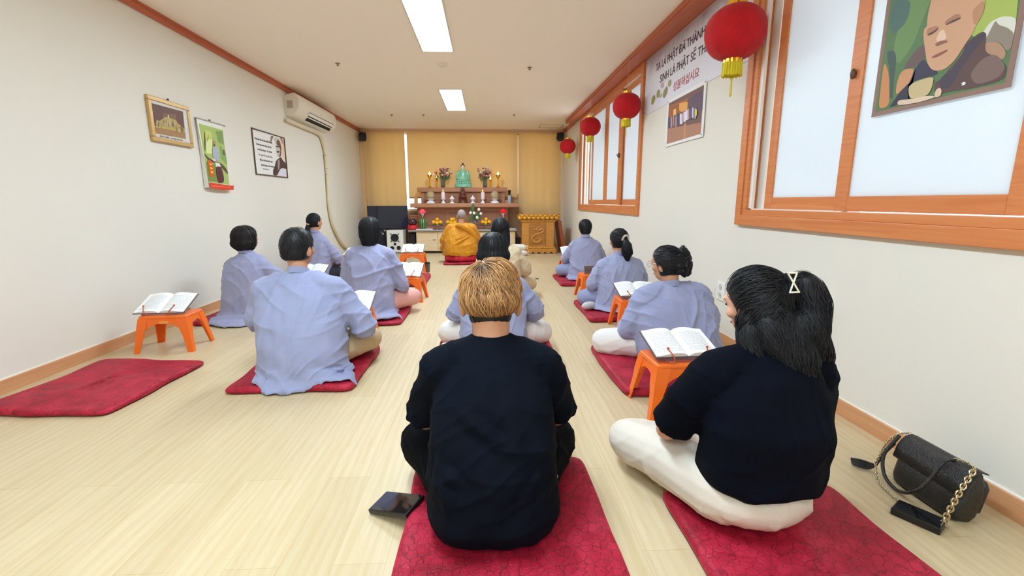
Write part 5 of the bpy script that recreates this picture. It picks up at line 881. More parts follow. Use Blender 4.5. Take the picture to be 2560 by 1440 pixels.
def hair_mat(name, dark, light, rough=.5, root=None):
    m = bpy.data.materials.new(name); m.use_nodes = True; N = m.node_tree.nodes; L = m.node_tree.links; b = N['Principled BSDF']
    at = N.new('ShaderNodeAttribute'); at.attribute_name = 'strand'; sp = N.new('ShaderNodeSeparateColor'); L.new(at.outputs['Color'], sp.inputs[0])
    cr = N.new('ShaderNodeValToRGB'); cr.color_ramp.elements[0].color = lin(dark); cr.color_ramp.elements[1].color = lin(light); L.new(sp.outputs[0], cr.inputs[0])
    mx = N.new('ShaderNodeMix'); mx.data_type = 'RGBA'; L.new(sp.outputs[1], mx.inputs[0]); L.new(cr.outputs[0], mx.inputs[6]); mx.inputs[7].default_value = lin(root or dark)
    L.new(mx.outputs[2], b.inputs['Base Color']); b.inputs['Roughness'].default_value = rough; b.inputs['Specular IOR Level'].default_value = .4; b.inputs['Sheen Weight'].default_value = .04; return m
M_HBLK = hair_mat('black_hair', '060608', '141318'); M_HBRN = hair_mat('dark_brown_hair', '0c0807', '221813'); M_HBLO = hair_mat('dyed_blond_hair', '8a5a30', 'd9a870', .42, '35200f')
def hair_part(parent, Mh, blobs, m, flow, n, length, width=.0032, vox=.007, facecut=True, napecut=None, seed=1, step=.012, lift=.0035, name='hair', rootpt=None, wave=.004, start=None, ycut=.015, minz=None, dense=None):
    """solid hair volume with individual locks laid over it. flow(p)->direction in head space"""
    g = G()
    for b in blobs: g.add(b)
    me = remesh(g, vox, 5, name); P = get_co(me)
    if facecut:
        zc = .045; w = sstep(ycut, ycut+.035, P[:, 1]-.55*np.clip(P[:, 2]-.0, 0, 1))*(1-sstep(zc, zc+.035, P[:, 2])); c = np.array([0, 0., -.01]); P = P+(c-P)*(w*.3)[:, None]
    if napecut is not None: w = 1-sstep(napecut-.012, napecut+.008, P[:, 2]); P = P+(np.array([0, .0, -.0])-P)*(w*.35)[:, None]*np.array([1, 1, .15])
    bvh = BVHTree.FromPolygons([tuple(p) for p in P], [tuple(q.vertices) for q in me.polygons]); rng = random.Random(seed); nv0 = len(P); V = [tuple(p) for p in P]; F = [tuple(q.vertices) for q in me.polygons]; colr = [(.25, 0.)]*nv0
    if rootpt is not None: colr = [(.3, max(0., 1-(Vector(p)-Vector(rootpt)).length/.05)) for p in V]
    cand = [i for i in range(nv0) if (start is None or start(V[i]))]
    if dense: cand += [i for i in cand if dense[0] < V[i][2] < dense[1]]*3
    for s in range(n):
        p = Vector(V[rng.choice(cand)]); off = rng.uniform(.0005, lift); ph = rng.uniform(0, 6.3); pts = []; L = int(length*rng.uniform(.6, 1.15)/step); d_prev = None
        for i in range(max(L, 3)):
            q = bvh.find_nearest(p)
            if q[0] is None: break
            p, nn = q[0], q[1]; d = Vector(flow(p))
            if d.length < 1e-6: break
            d = (d-nn*d.dot(nn)); 
            if d.length < 1e-5: break
            d.normalize(); sd = nn.cross(d); d = (d+sd*.18*sin(ph+i*.5)*(wave/.004)).normalized()
            if d_prev is not None: d = (d+d_prev*.8).normalized()
            d_prev = d; t = i/max(L-1, 1); pts.append((p+nn*(off*(.3+.7*sin(pi*min(1, t*1.1)))+.0004), nn, sd)); p = p+d*step
            if minz is not None and p.z < minz: break
        if len(pts) < 3: continue
        c = rng.random(); b0 = len(V); w0 = width*rng.uniform(.6, 1.3); mm = len(pts)
        for i, (p, nn, sd) in enumerate(pts):
            t = i/(mm-1); w = w0*(.35+.65*sin(pi*min(.5+.0, t*1.5+.12))) if t < .25 else w0*(1-.85*((t-.25)/.75)**2)
            V += [tuple(p+sd*w*.5), tuple(p-sd*w*.5), tuple(p+nn*w*.45)]; rt = max(0., 1-(p-Vector(rootpt)).length/.055) if rootpt is not None else 0.
            colr += [(c, rt)]*3
        for i in range(mm-1):
            a = b0+3*i
            for u, v_ in ((0, 1), (1, 2), (2, 0)): F.append((a+u, a+v_, a+3+v_, a+3+u))
        F.append((b0, b0+2, b0+1)); e = b0+3*(mm-1); F.append((e, e+1, e+2))
    bpy.data.meshes.remove(me); me = bpy.data.meshes.new(name); me.from_pydata([tuple(Mh @ Vector(p)) for p in V], [], F)
    ca = me.color_attributes.new('strand', 'FLOAT_COLOR', 'POINT'); arr = np.zeros((len(V), 4)); arr[:, 0:2] = np.array(colr); arr[:, 3] = 1; ca.data.foreach_set('color', arr.ravel())
    return finish(me, name, m, parent)
def nrm(v): v = Vector(v); return v.normalized() if v.length > 0 else v
def flow_crown(C, fall=.5):
    C = Vector(C)
    def f(p): d = (p-C); d = d.normalized() if d.length > 1e-4 else Vector((0, -1, 0)); return d*(1-fall)+Vector((0, -.1, -1))*fall
    return f
def flow_tie(T, tail=(0, -.1, -1)):
    T = Vector(T)
    def f(p):
        d = T-p
        if p.z < T.z-.01 and p.y < T.y+.02 and abs(p.x-T.x) < .05: return Vector(tail)
        return d.normalized() if d.length > .02 else Vector(tail)
    return f
def build_hair(kind, par, Mh, seed, near=False):
    k = 1 if near else 0
    if kind == 'bowl':
        hair_part(par, Mh, [ellip((0, -.024, -.07), (.0735, .067, .052)), ellip((0, -.012, -.01), (.084, .09, .065))], M_HBRN, flow_crown((0, -.02, .1), .7), 700, .04, .0018, vox=.005, napecut=None, seed=5, name='nape_hair', lift=.0015, facecut=True)
        return hair_part(par, Mh, [ellip((0, -.006, .025), (.1, .108, .088), n=28, m=16), ellip((0, -.03, -.012), (.1, .092, .066), n=28, m=16), ellip((0, .0, .02), (.104, .1, .045), n=28, m=16), ellip((.01, -.03, .06), (.08, .075, .062))], M_HBLO, flow_crown((-.03, -.075, .115), .38), 3400, .14, .0036, vox=.006, napecut=-.066, seed=seed, rootpt=(-.028, -.085, .092), lift=.009, wave=.007, ycut=.03)
    if kind == 'male':
        return hair_part(par, Mh, [ellip((0, -.008, .016), (.086, .104, .107), n=26, m=16), ellip((0, -.025, -.03), (.079, .082, .06))], M_HBLK, flow_crown((0, -.03, .13), .35), 900, .05, .003, napecut=-.075, seed=seed, lift=.006, wave=.008)
    if kind == 'short':
        return hair_part(par, Mh, [ellip((0, -.012, .014), (.092, .104, .108)), ellip((0, -.03, -.04), (.078, .078, .07))], M_HBLK, flow_crown((0, -.02, .13), .5), 500, .07, .004, seed=seed, napecut=-.105)
    if kind == 'bob':
        return hair_part(par, Mh, [ellip((0, -.015, .012), (.105, .11, .112)), ellip((0, -.03, -.045), (.118, .102, .072)), ellip((0, -.03, -.075), (.098, .085, .06))], M_HBLK, flow_crown((0, -.02, .13), .55), 900, .15, .004, seed=seed, lift=.005, minz=-.14)
    if kind == 'bobbig':
        return hair_part(par, Mh, [ellip((0, -.02, .01), (.118, .118, .115)), ellip((0, -.035, -.04), (.128, .11, .075)), ellip((0, -.03, -.08), (.095, .085, .05))], M_HBRN, flow_crown((0, -.02, .13), .5), 900, .14, .0042, seed=seed, lift=.005, minz=-.14, ycut=.03)
    if kind == 'bobstraight':
        return hair_part(par, Mh, [ellip((0, -.015, .012), (.098, .108, .112)), tube([(0, -.02, .02), (0, -.028, -.06), (0, -.03, -.115)], [.1, .092, .075], 20)], M_HBLK, flow_crown((0, -.02, .13), .6), 900, .17, .004, seed=seed, lift=.005, minz=-.16)
    if kind == 'ponylow':
        return hair_part(par, Mh, [ellip((0, -.01, .013), (.086, .104, .108)), ellip((0, -.1, -.03), (.022, .03, .025)), tube([(0, -.11, -.04), (0, -.12, -.1), (.01, -.105, -.19)], [.022, .028, .01], 12)], M_HBLK, flow_tie((0, -.105, -.03)), 700, .12, .003, seed=seed, napecut=None)
    if kind == 'ponycurl':
        return hair_part(par, Mh, [ellip((0, -.01, .013), (.09, .105, .108)), ellip((0, -.1, .0), (.03, .03, .03)), tube([(0, -.115, .0), (.0, -.14, -.06), (.01, -.13, -.13), (.02, -.115, -.19)], [.025, .045, .05, .02], 14), tube([(0.02, -.13, -.08), (.06, -.12, -.14), (.075, -.12, -.125)], [.03, .018, .008], 10)], M_HBLK, flow_tie((0, -.11, .0)), 800, .13, .0035, seed=seed, wave=.008, lift=.007)
    if kind == 'long':
        return hair_part(par, Mh, [ellip((0, -.01, .013), (.096, .108, .111)), tube([(0, -.03, .0), (.0, -.05, -.12), (.01, -.09, -.26), (.015, -.1, -.38)], [.1, .105, .095, .05], 22, flat=(.55, (0, 1, .1)))], M_HBLK, flow_crown((0, -.02, .13), .75), 1100, .3, .0045, seed=seed, lift=.006, minz=-.42)
    if kind == 'braid':
        g = [ellip((0, -.008, .013), (.092, .106, .11)), ellip((.035, -.09, .0), (.075, .045, .085))]; r = random.Random(3)
        for i in range(34):
            a = i*2.4; q = .02+.062*sqrt(i/34); g.append(ellip((.04+q*cos(a), -.125+.3*q*q/.08, .0+q*sin(a)*1.15), (.02, .02, .014), Matrix.Rotation(a, 3, 'Y') @ Matrix.Rotation(.5, 3, 'X'), 10, 8))
        return hair_part(par, Mh, g, M_HBLK, flow_tie((.04, -.12, 0)), 700, .11, .0035, vox=.0055, seed=seed, lift=.005)
    if kind == 'halfup':
        T = Vector((.055, -.1, .035))
        def fl(p):
            if p.y < -.10 and p.z < .06: return Vector((.12 if p.x > .06 else -.05, -.05, -1))
            if p.z > -.05+.03*sin(p.x*140+p.y*60): d = T-p; return d.normalized() if d.length > .03 else Vector((.1, -.2, -1))
            return Vector((0, -.12, -1))
        blobs = [ellip((0, -.008, .012), (.094, .106, .110), n=28, m=16), ellip((.06, -.095, .03), (.042, .035, .045)),
                 tube([(.06, -.11, .045), (.075, -.135, .035), (.08, -.14, -.03), (.065, -.13, -.12), (.07, -.125, -.19)], [.03, .042, .046, .04, .018], 16),
                 tube([(0, -.03, -.02), (.0, -.06, -.1), (.02, -.10, -.2), (.035, -.125, -.34)], [.088, .095, .075, .015], 20, flat=(.6, (0, 1, .1))),
                 tube([(-.07, -.0, -.05), (-.085, .0, -.12), (-.1, -.03, -.19)], [.035, .035, .012], 12), tube([(.04, -.12, -.1), (.09, -.13, -.2), (.12, -.12, -.24)], [.05, .03, .008], 12)]
        return hair_part(par, Mh, blobs, M_HBLK, fl, 4600, .2, .0032, dense=(-.11, -.03), vox=.006, seed=seed, lift=.010, wave=.008, minz=-.36)
NP = [0]
def person(label, loc, rz, zf, H, hair, turn=0, nod=0, sh=.2, shz=None, shy=.03, elb=None, wr=None, knee=None, ank=None, skin=None, near=False, top=None, wf=1., df=1., robe=True, cloth=None, legs=None, sleeve=(.07, .072, .06, .068), secs=None,
           folds=(), amp=.0035, tail=None, mat_rect=None, tname='robe', lname='trousers', hs=1., collar=True, legr=(.1, .082, .06), seatw=.2, lfolds=(), wob=.02, neck=1., ear=1., lean=0., grp=None, e=2.4):
    NP[0] += 1; seed = NP[0]*11; skin = skin or M_SKIN; t = thing('person', label, 'person', (loc[0], loc[1], 0), rz, grp)
    H = Vector(H); k = (H.z-zf)/.75; nz = H.z-.135*hs; shz = shz or zf+.5*k
    elb = elb or [(-sh-.06, .12, zf+.27*k), (sh+.06, .12, zf+.27*k)]; wr = wr or [(-.10, .30, zf+.2*k), (.10, .30, zf+.2*k)]
    knee = knee or [(-.33, .28, zf+.085), (.33, .28, zf+.085)]; ank = ank or [(.06, .36, zf+.05), (-.06, .30, zf+.05)]
    vx = .006 if near else .0085
    Mh = Matrix.Translation(H) @ Matrix.Rotation(turn, 4, 'Z') @ Matrix.Rotation(-nod, 4, 'X') @ Matrix.Diagonal((hs, hs, hs, 1))
    def ground(P):
        gz = np.full(len(P), .003)
        if mat_rect is not None:
            c, s = cos(rz), sin(rz); wx = P[:, 0]*c-P[:, 1]*s+loc[0]; wy = P[:, 0]*s+P[:, 1]*c+loc[1]; x0, x1, y0, y1, hh = mat_rect
            ins = sstep(x0-.01, x0+.03, wx)*(1-sstep(x1-.03, x1+.01, wx))*sstep(y0-.01, y0+.03, wy)*(1-sstep(y1-.03, y1+.01, wy)); gz = .003+(hh+.006)*ins
        return gz
    # ---- body
    g = G(); g.add(ellip((0, 0, .01), (.075, .093, .102), n=28, m=18), 0, Mh).add(ellip((0, .028, -.055), (.055, .062, .058)), 0, Mh).add(ellip((0, .085, -.02), (.012, .018, .016)), 0, Mh).add(tube([(0, .085, .02), (0, .094, -.012)], [.007, .011], 8, 1), 0, Mh)
    g.add(ellip((0, .082, .033), (.055, .012, .009)), 0, Mh).add(ellip((0, .083, -.055), (.022, .01, .011)), 0, Mh)
    for s in (1, -1): g.add(ellip((s*(.08+.03*(ear-1)*2), -.002, -.018-.04*(ear-1)*2), (.011*ear, .02*ear, .034*ear), Matrix.Rotation(s*-.35, 3, 'Z')), 0, Mh).add(ellip((s*.045, .06, -.02), (.022, .022, .02)), 0, Mh)
    nb = Vector((H.x*.6, H.y*.45, nz-.06)); g.add(tube([Vector((nb.x, nb.y-.03, nb.z-.06)), nb, Vector(Mh @ Vector((0, -.015, -.05)))], [.05, .054*neck, .056*neck], 16, 4))
    g.add(loft([sect(a_*wf, .045, H.x*.4, c_, z) for z, a_, c_ in ((zf+.12, .12, -.02), (zf+.3*k, .13, -.02), (shz-.07, .12, .01))])).add(tube([(-sh+.04, shy, shz-.015), (nb.x, nb.y, nb.z-.02), (sh-.04, shy, shz-.015)], [.035, .045, .035], 12, 4))
    for i, s in ((0, -1), (1, 1)):
        S_ = Vector((s*(sh-.06)+H.x*.6, shy, shz-.05)); E_ = Vector(elb[i]); W_ = Vector(wr[i]); g.add(tube([S_, (S_+E_)/2, E_, (E_*.6+W_*.4), W_], [.05, .043, .037, .038, .026], 12, 4))
        d = (W_-E_).normalized(); palm = W_+d*.05; g.add(ellip(palm, (.02, .045, .038), d.to_track_quat('Y', 'Z').to_matrix(), 14, 10))
        up = Vector((0, 0, 1)); up = (up-d*up.dot(d)).normalized(); inn = -s*d.cross(up)*-1
        for q in range(4):
            o_ = up*(.027-.018*q); L_ = (.066, .074, .069, .054)[q]; c0 = palm+d*.025+o_; g.add(tube([c0, c0+d*L_*.5+inn*.004, c0+d*L_*.85+inn*.022, c0+d*L_*.95+inn*.04], [.0095, .009, .0085, .007], 8, 3))
        c0 = palm-d*.01+up*.03; g.add(tube([c0, c0+up*.018+d*.02, c0+up*.018+d*.05+inn*.012], [.012, .0105, .009], 8, 3))
    for i, s in ((0, -1), (1, 1)):
        Hp = Vector((s*.09, .02, zf+.11)); K = Vector(knee[i]); A = Vector(ank[i]); g.add(tube([Hp, K, A], [.075, .055, .038], 12, 5)); g.add(ellip(A+Vector((-s*.05, .02, -.01)), (.085, .042, .032)))
    me = remesh(g, vx, 3, 'body'); P = get_co(me); P[:, 2] = np.maximum(P[:, 2], ground(P)); set_co(me, P); body = finish(me, 'body', skin, t)
    g = G()
    for s in (1, -1): g.add(ellip((s*.031, .079, .012), (.013, .009, .006), n=12, m=8), 0, Mh)
    g.build('eyes', M_EYE, t, smooth=True); G().add(ellip((0, .0905, -.055), (.021, .004, .006), n=14, m=8), 0, Mh).build('mouth', M_LIP, t, smooth=True)
    # ---- trousers
    g = G().add(ellip((0, -.01, zf+.10), (seatw, .15, .10), n=24, m=12))
    for i, s in ((0, -1), (1, 1)):
        Hp = Vector((s*.1, .0, zf+.10)); K = Vector(knee[i]); A = Vector(ank[i]); g.add(tube([Hp, (Hp+K)/2+Vector((0, 0, .01)), K, (K+A)/2, A], [legr[0]*1.1, legr[0], legr[1], legr[2]*1.1, legr[2]], 16, 6))
    me = remesh(g, vx*1.1, 4, lname); P = get_co(me); N_ = get_no(me); kf = []
    for i, s in ((0, -1), (1, 1)):
        K = Vector(knee[i])
        for q in range(5): a = Vector((s*.12, .04, zf+.2-.03*q)); kf.append((a, K*(.25+.09*q)+Vector((s*.2, .1, zf+.14-.035*q))*.75,   .012, .011))
    P = P+N_*fold_disp(P, seed+1, .0042, kf+list(lfolds) if near else lfolds, 1.1)[:, None]; P[:, 2] = np.maximum(P[:, 2], ground(P)-.001); set_co(me, P); finish(me, lname, legs or M_BLKM, t)
    # ---- upper garment
    if secs is None:
        secs = [(.0, .285, .215, -.05), (.035, .265, .2, -.045), (.12, .245, .185, -.035), (.33, .235, .168, -.03), (.55, .228, .152, -.012), (.74, .218, .13, .005), (.86, .185, .108, .02), (.94, .12, .085, .038), (1.0, .066, .062, .05)]
    g = G(); rings = []; top_z = nz+.0
    for q in secs:
        tt, a, b, cy = q[:4]; cx = (H.x*.75)*tt+lean*tt; z = zf*.2+.0+tt*(top_z) if robe else q[4]
        if robe: z = tt*(top_z-.008)+.008
        rings.append(sect(a*wf, b*df, cx, cy, z, 48, e if tt < .8 else 2.1, wob*max(0, 1-tt*1.8)**2*3 if robe else 0, 6, seed))
    g.add(loft(rings))
    for i, s in ((0, -1), (1, 1)):
        S_ = Vector((s*(sh-.045)+H.x*.6, shy, shz-.035)); E_ = Vector(elb[i]); W_ = Vector(wr[i])
        if sleeve[3] is not None: g.add(tube([S_, (S_+E_)/2+Vector((s*.005, -.0, 0)), E_, (E_+W_)/2, W_*.9+E_*.1], [sleeve[0], sleeve[1], sleeve[1]*.95, sleeve[2], sleeve[3]], 18, 6))
        else: en = E_*sleeve[2]+S_*(1-sleeve[2]); g.add(tube([S_, (S_+en)/2+Vector((s*.006, 0, 0)), en], [sleeve[0], sleeve[1], sleeve[1]*1.02], 20, 6, capr=False))
    g.add(tube([Vector((-sh+.05+H.x*.6, shy, shz-.03)), Vector((-.075+H.x*.75, shy+.025, (shz+nz)/2-.038)), Vector((H.x*.85, H.y*.5, nz-.055)), Vector((.075+H.x*.75, shy+.025, (shz+nz)/2-.038)), Vector((sh-.05+H.x*.6, shy, shz-.03))], [.078, .076, .072, .076, .078], 18, 6))
    if tail:
        for pts in tail:   # flat draped hem on the floor
            n = len(pts); cx = sum(p[0] for p in pts)/n; cy = sum(p[1] for p in pts)/n; r1 = [(p[0], p[1], .006) for p in pts]; r2 = [(p[0]+(cx-p[0])*.03, p[1]+(cy-p[1])*.03, .03+.008*sin(i*2.1)) for i, p in enumerate(pts)]; r3 = [(p[0]+(cx-p[0])*.5, p[1]+(cy-p[1])*.5, .055) for p in pts]
            g.add(loft([r1, r2, r3]))
    vt = .0065 if near else (.0075 if loc[1] < 3.3 else .0095)
    me = remesh(g, vt, 6, tname); P = get_co(me); N_ = get_no(me); arm = [] if not near and loc[1] > 6 else []
    for i, s in ((0, -1), (1, 1)):
        A_ = Vector((s*(sh-.03)+H.x*.5, shy-.06, shz-.13))
        for q in range(4 if robe else 3): arm.append((A_, A_+Vector((-s*(.11+.03*q), -.05, -.03-.07*q)), .010+.002*q, .008-.001*q))
        E_ = Vector(elb[i])
        for q in range(3): arm.append((E_+Vector((s*.05, -.04, .05-.03*q)), E_+Vector((-s*.05, -.05, .07-.05*q)), .01, .006))
    seam = [((H.x*.6, -.12, nz-.1), (0, -.2, zf+.05), .0035, -.004)] if robe and loc[1] < 5 else []
    hd = fold_disp(P, seed, amp*(.8 if near else 1), list(arm)+list(folds)); w = sstep(zf+.62*k, zf+.4*k, P[:, 2]); hd = hd*(.6+.4*w)*2.6+.0035*np.sin(P[:, 2]*26+P[:, 0]*31+seed+2*np.sin(P[:, 0]*17+seed))*np.sin(P[:, 0]*23-P[:, 2]*15+seed*2)*(P[:, 2] < shz)
    if seam: a = np.abs(P[:, 0]-H.x*.6*np.clip(P[:, 2]/nz, 0, 1)-.004*np.sin(P[:, 2]*11)); hd -= .0035*np.exp(-(a/.005)**2)*(P[:, 1] < -.02)
    P = P+N_*hd[:, None]; gr = ground(P)
    if robe: P[:, 2] = P[:, 2]+gr*np.clip(1-P[:, 2]/.14, 0, 1) if zf < .1 else P[:, 2]
    P[:, 2] = np.maximum(P[:, 2], gr*(0 if robe and zf < .1 else 1)+.002); set_co(me, P); up_o = finish(me, tname, cloth, t)
    # collar
    if collar:
        Cn = Vector(Mh @ Vector((0, -.012, -.105))); Cn = Vector((H.x*.85, H.y*.62, nz-.012)); ring = []
        for j in range(25): a = 2*pi*j/24; ring.append((Cn.x+.064*cos(a), Cn.y+.062*sin(a), Cn.z+.01-.025*sin(a)-.02*(sin(a) > .8)))
        rr = []
        for j in range(24):
            a = 2*pi*j/24; p = Vector(ring[j]); o_ = Vector((cos(a), sin(a), 0)); hgt = .02 if robe else .006
            rr.append([tuple(p+o_*.006+Vector((0, 0, -.02))), tuple(p+o_*.001+Vector((0, 0, hgt))), tuple(p-o_*.004+Vector((0, 0, hgt))), tuple(p-o_*.002+Vector((0, 0, -.02)))])
        g = G(); v = [p for r in rr for p in r]; f = [(i*4+j, i*4+(j+1) % 4, ((i+1) % 24)*4+(j+1) % 4, ((i+1) % 24)*4+j) for i in range(24) for j in range(4)]; g.add((v, f)); c = g.build('collar', cloth, up_o, smooth=True, auto=60)
    if hair: build_hair(hair, t, Mh, seed, near)
    return t, Mh, up_o
M_ROBE = mat('grey_blue_cotton', '989ebf', .75, bump=('noise', 220, .25), var=(5, '8f95b6', .6), sheen=.15, spec=.25); M_ROBE2 = mat('grey_lilac_cotton', '9b9dbc', .75, bump=('noise', 220, .25), var=(5, '9194b4', .6), sheen=.15, spec=.25)
M_ROBES = mat('striped_grey_cotton', '999ebd', .75, bump=('wave', 60, .12, (1, 0, 0)), var=(60, '888eb0', .4, (3, 0, .1)), sheen=.15)
M_TEE = mat('black_jersey', '070b14', .85, bump=('noise', 300, .15), var=(6, '0b111d', .6), spec=.08); M_BPANT = mat('black_sweatpants', '05060a', .9, bump=('noise', 260, .2), spec=.08)
M_NAVY = mat('navy_woven', '03060f', .85, bump=('noise', 380, .45), var=(8, '060b1c', .6), spec=.1); M_CREAM = mat('cream_cotton_trousers', 'd9cfc0', .75, bump=('noise', 240, .15), spec=.2); M_KHAKI = mat('khaki_trousers', 'bfa988', .8, bump=('noise', 200, .2), spec=.2)
M_WHT = mat('white_cotton_trousers', 'dfdad6', .75, bump=('noise', 200, .2), spec=.2); M_PINK = mat('pink_trousers', 'dfa79e', .75, bump=('noise', 200, .2), spec=.2); M_SAFF = mat('saffron_cloth', 'cf8a12', .65, bump=('noise', 180, .25), var=(7, 'b9740c', .6), sheen=.1, spec=.3)
M_CRM2 = mat('cream_linen', 'd6c4a4', .75, bump=('noise', 200, .2), var=(6, 'c6b08c', .6), spec=.2); M_GPANT = mat('grey_cotton_trousers', '9096b8', .75, bump=('noise', 200, .2), spec=.2)

# 1 man with dyed hair, black T-shirt (nearest)
_t, _M, _u = person('man with dyed blond hair in a black T-shirt and black trousers, seen from behind, nearest', (.012, 1.42), 0, .05, (0, .13, .785), 'bowl', near=True, turn=-.05, nod=.12, collar=False, sh=.212, shz=.585, shy=.03,
    elb=[(-.245, .12, .335), (.245, .12, .335)], wr=[(-.10, .30, .25), (.10, .30, .25)], knee=[(-.27, .27, .17), (.25, .3, .15)], robe=False, cloth=M_TEE, legs=M_BPANT, sleeve=(.072, .068, .93, None), tname='t_shirt', neck=1.18, ear=1.25, legr=(.108, .088, .07), seatw=.215, skin=M_SKIN,
    secs=[(.05, .16, .13, -.03, .062), (.08, .205, .175, -.06, .075), (.15, .218, .188, -.07, .13), (.35, .208, .17, -.075, .26), (.55, .2, .15, -.055, .38), (.72, .195, .13, -.015, .49), (.84, .175, .108, .015, .555), (.92, .13, .085, .04, .61), (1., .072, .064, .058, .662)],
    folds=[((-.16, -.2, .33), (.02, -.21, .20), .016, .007), ((.14, -.2, .30), (-.02, -.22, .13), .018, .008), ((-.19, -.16, .22), (-.02, -.22, .11), .014, .007), ((.19, -.15, .25), (.05, -.21, .13), .012, .006), ((-.1, -.15, .48), (.05, -.2, .38), .02, .004), ((-.18, -.12, .38), (-.19, -.14, .16), .012, .006)],
    mat_rect=(-.29, .40, .82, 1.74, .05), amp=.0032)
G().add(prism([(0, 0), (.014, .0), (.016, .03), (.002, .03)], -.001, .001, 'y')).build('side_label', mat('cloth_label', 'cfcfc8', .7), _u).location = (.196, -.08, .19)

# 2 woman in navy top
_t, _M, _u = person('woman in navy short sleeved top and cream trousers, black hair clipped half up', (.872, 1.335), .04, .05, (.045, .13, .757), 'halfup', near=True, turn=.5, nod=.3, collar=False, sh=.215, shz=.575, shy=.03,
    elb=[(-.225, .16, .29), (.265, .10, .31)], wr=[(-.08, .38, .27), (.12, .36, .27)], knee=[(-.27, .41, .12), (.31, .30, .11)], ank=[(.05, .42, .09), (-.06, .36, .08)], robe=False, cloth=M_NAVY, legs=M_CREAM, sleeve=(.08, .076, .86, None), tname='short_sleeved_top', legr=(.098, .084, .065), seatw=.192, skin=M_SKINL,
    secs=[(.25, .17, .13, -.015, .195), (.3, .19, .15, -.02, .215), (.4, .193, .15, -.02, .30), (.55, .198, .148, -.02, .40), (.72, .205, .13, -.0, .48), (.84, .18, .112, .02, .545), (.92, .14, .085, .045, .59), (1., .07, .064, .07, .62)],
    mat_rect=(.64, 1.29, .65, 1.5, .05), amp=.0022, folds=[((-.2, -.06, .57), (-.26, .0, .45), .008, .004)], hs=1., lfolds=[((-.02, -.17, .17), (0, -.15, .05), .008, -.01), ((-.15, -.13, .13), (-.05, -.17, .115), .004, -.006), ((.07, -.17, .115), (.15, -.14, .13), .004, -.006)])
g = G()   # pearl hair clip
Mc = _M @ Matrix.Translation((.012, -.128, .05)) @ Matrix.Rotation(-.45, 4, 'Z') @ Matrix.Rotation(.12, 4, 'Y') @ Matrix.Diagonal((1.25, 1, 1.2, 1))
def pearls(a, b, n):
    for i in range(n): q = i/(n-1); g.add(ellip((a[0]+(b[0]-a[0])*q, 0, a[1]+(b[1]-a[1])*q), (.0028, .0028, .0028), n=8, m=6), 0, Mc)
for a, b in (((-.013, .026), (.013, .026)), ((-.013, .026), (.011, -.022)), ((.013, .026), (-.011, -.022)), ((-.013, -.026), (.013, -.026))): pearls(a, b, 8 if a[1] == b[1] else 13)
g.build('pearl_hair_clip', mat('pearl', 'f0ead8', .2, coat=.6), _t, smooth=True)
G().add(ellip((-.084, .004, -.055), (.004, .004, .004), n=8, m=6), 0, _M).build('earring', M_STEEL, _t, smooth=True)

# 3 grey robed man
person('grey robed man with short black hair and beige trousers, left of the aisle', (-1.14, 2.84), 0, .045, (-.045, .10, .815), 'male', near=False, turn=-.35, nod=.12, sh=.255, shz=.60, elb=[(-.31, .05, .36), (.345, .08, .30)], wr=[(-.12, .33, .28), (.2, .36, .27)], knee=[(-.27, .28, .12), (.31, .34, .15)], cloth=M_ROBE, legs=M_KHAKI, hs=1.06,
    secs=[(.0, .285, .2, -.06), (.03, .285, .2, -.06), (.08, .27, .2, -.06), (.2, .26, .195, -.055), (.36, .262, .185, -.05), (.55, .268, .168, -.03), (.72, .262, .14, .0), (.84, .215, .115, .02), (.93, .125, .09, .04), (1., .072, .066, .055)], sleeve=(.078, .08, .062, .07),
    tail=[[(-.28, -.12), (-.24, -.24), (-.12, -.31), (.02, -.29), (.14, -.26), (.27, -.24), (.37, -.2), (.3, -.1), (.1, .0), (-.2, .0)]], mat_rect=(-1.54, -.80, 2.57, 3.37, .045), amp=.0042, wob=.012,
    folds=[((.18, -.1, .45), (-.05, -.2, .25), .014, .007), ((.22, -.1, .36), (.0, -.2, .18), .013, .007), ((-.22, -.1, .4), (-.12, -.2, .2), .013, .006), ((.1, -.22, .15), (.3, -.12, .04), .014, .01)])
# 4 bob haired woman by the left wall
person('grey robed woman with a rounded dark bob, sitting close to the left wall', (-2.26, 4.40), -.28, .04, (-.03, .07, .765), 'bobbig', turn=-.35, nod=-.05, sh=.225, cloth=M_ROBE2, legs=M_GPANT, hs=.98, tail=[[(-.16, -.15), (-.18, -.34), (.02, -.38), (.16, -.33), (.26, -.2), (.1, -.1)]], mat_rect=(-2.68, -1.92, 4.14, 4.86, .04), elb=[(-.27, .06, .32), (.31, .12, .33)], wr=[(-.1, .32, .27), (.16, .38, .28)])
# 5 ponytail woman far left
_t, _M, _u = person('grey robed woman with low ponytail and black trousers near the left wall', (-2.30, 6.28), -.35, .045, (-.03, .06, .835), 'ponylow', turn=-.2, nod=.02, sh=.2, cloth=M_ROBE2, legs=mat('black_trousers', '1a1c24', .75), knee=[(-.3, .25, .14), (.32, .18, .12)], mat_rect=(-2.55, -1.85, 6.05, 6.85, .045), wf=.95)
G().add(tube([(-.022, -.112, -.03), (0, -.128, -.025), (.022, -.112, -.03)], .008, 8, 4), 0, _M).build('hair_tie', mat('peach_scrunchie', 'd8b0a0', .6), _t, smooth=True)
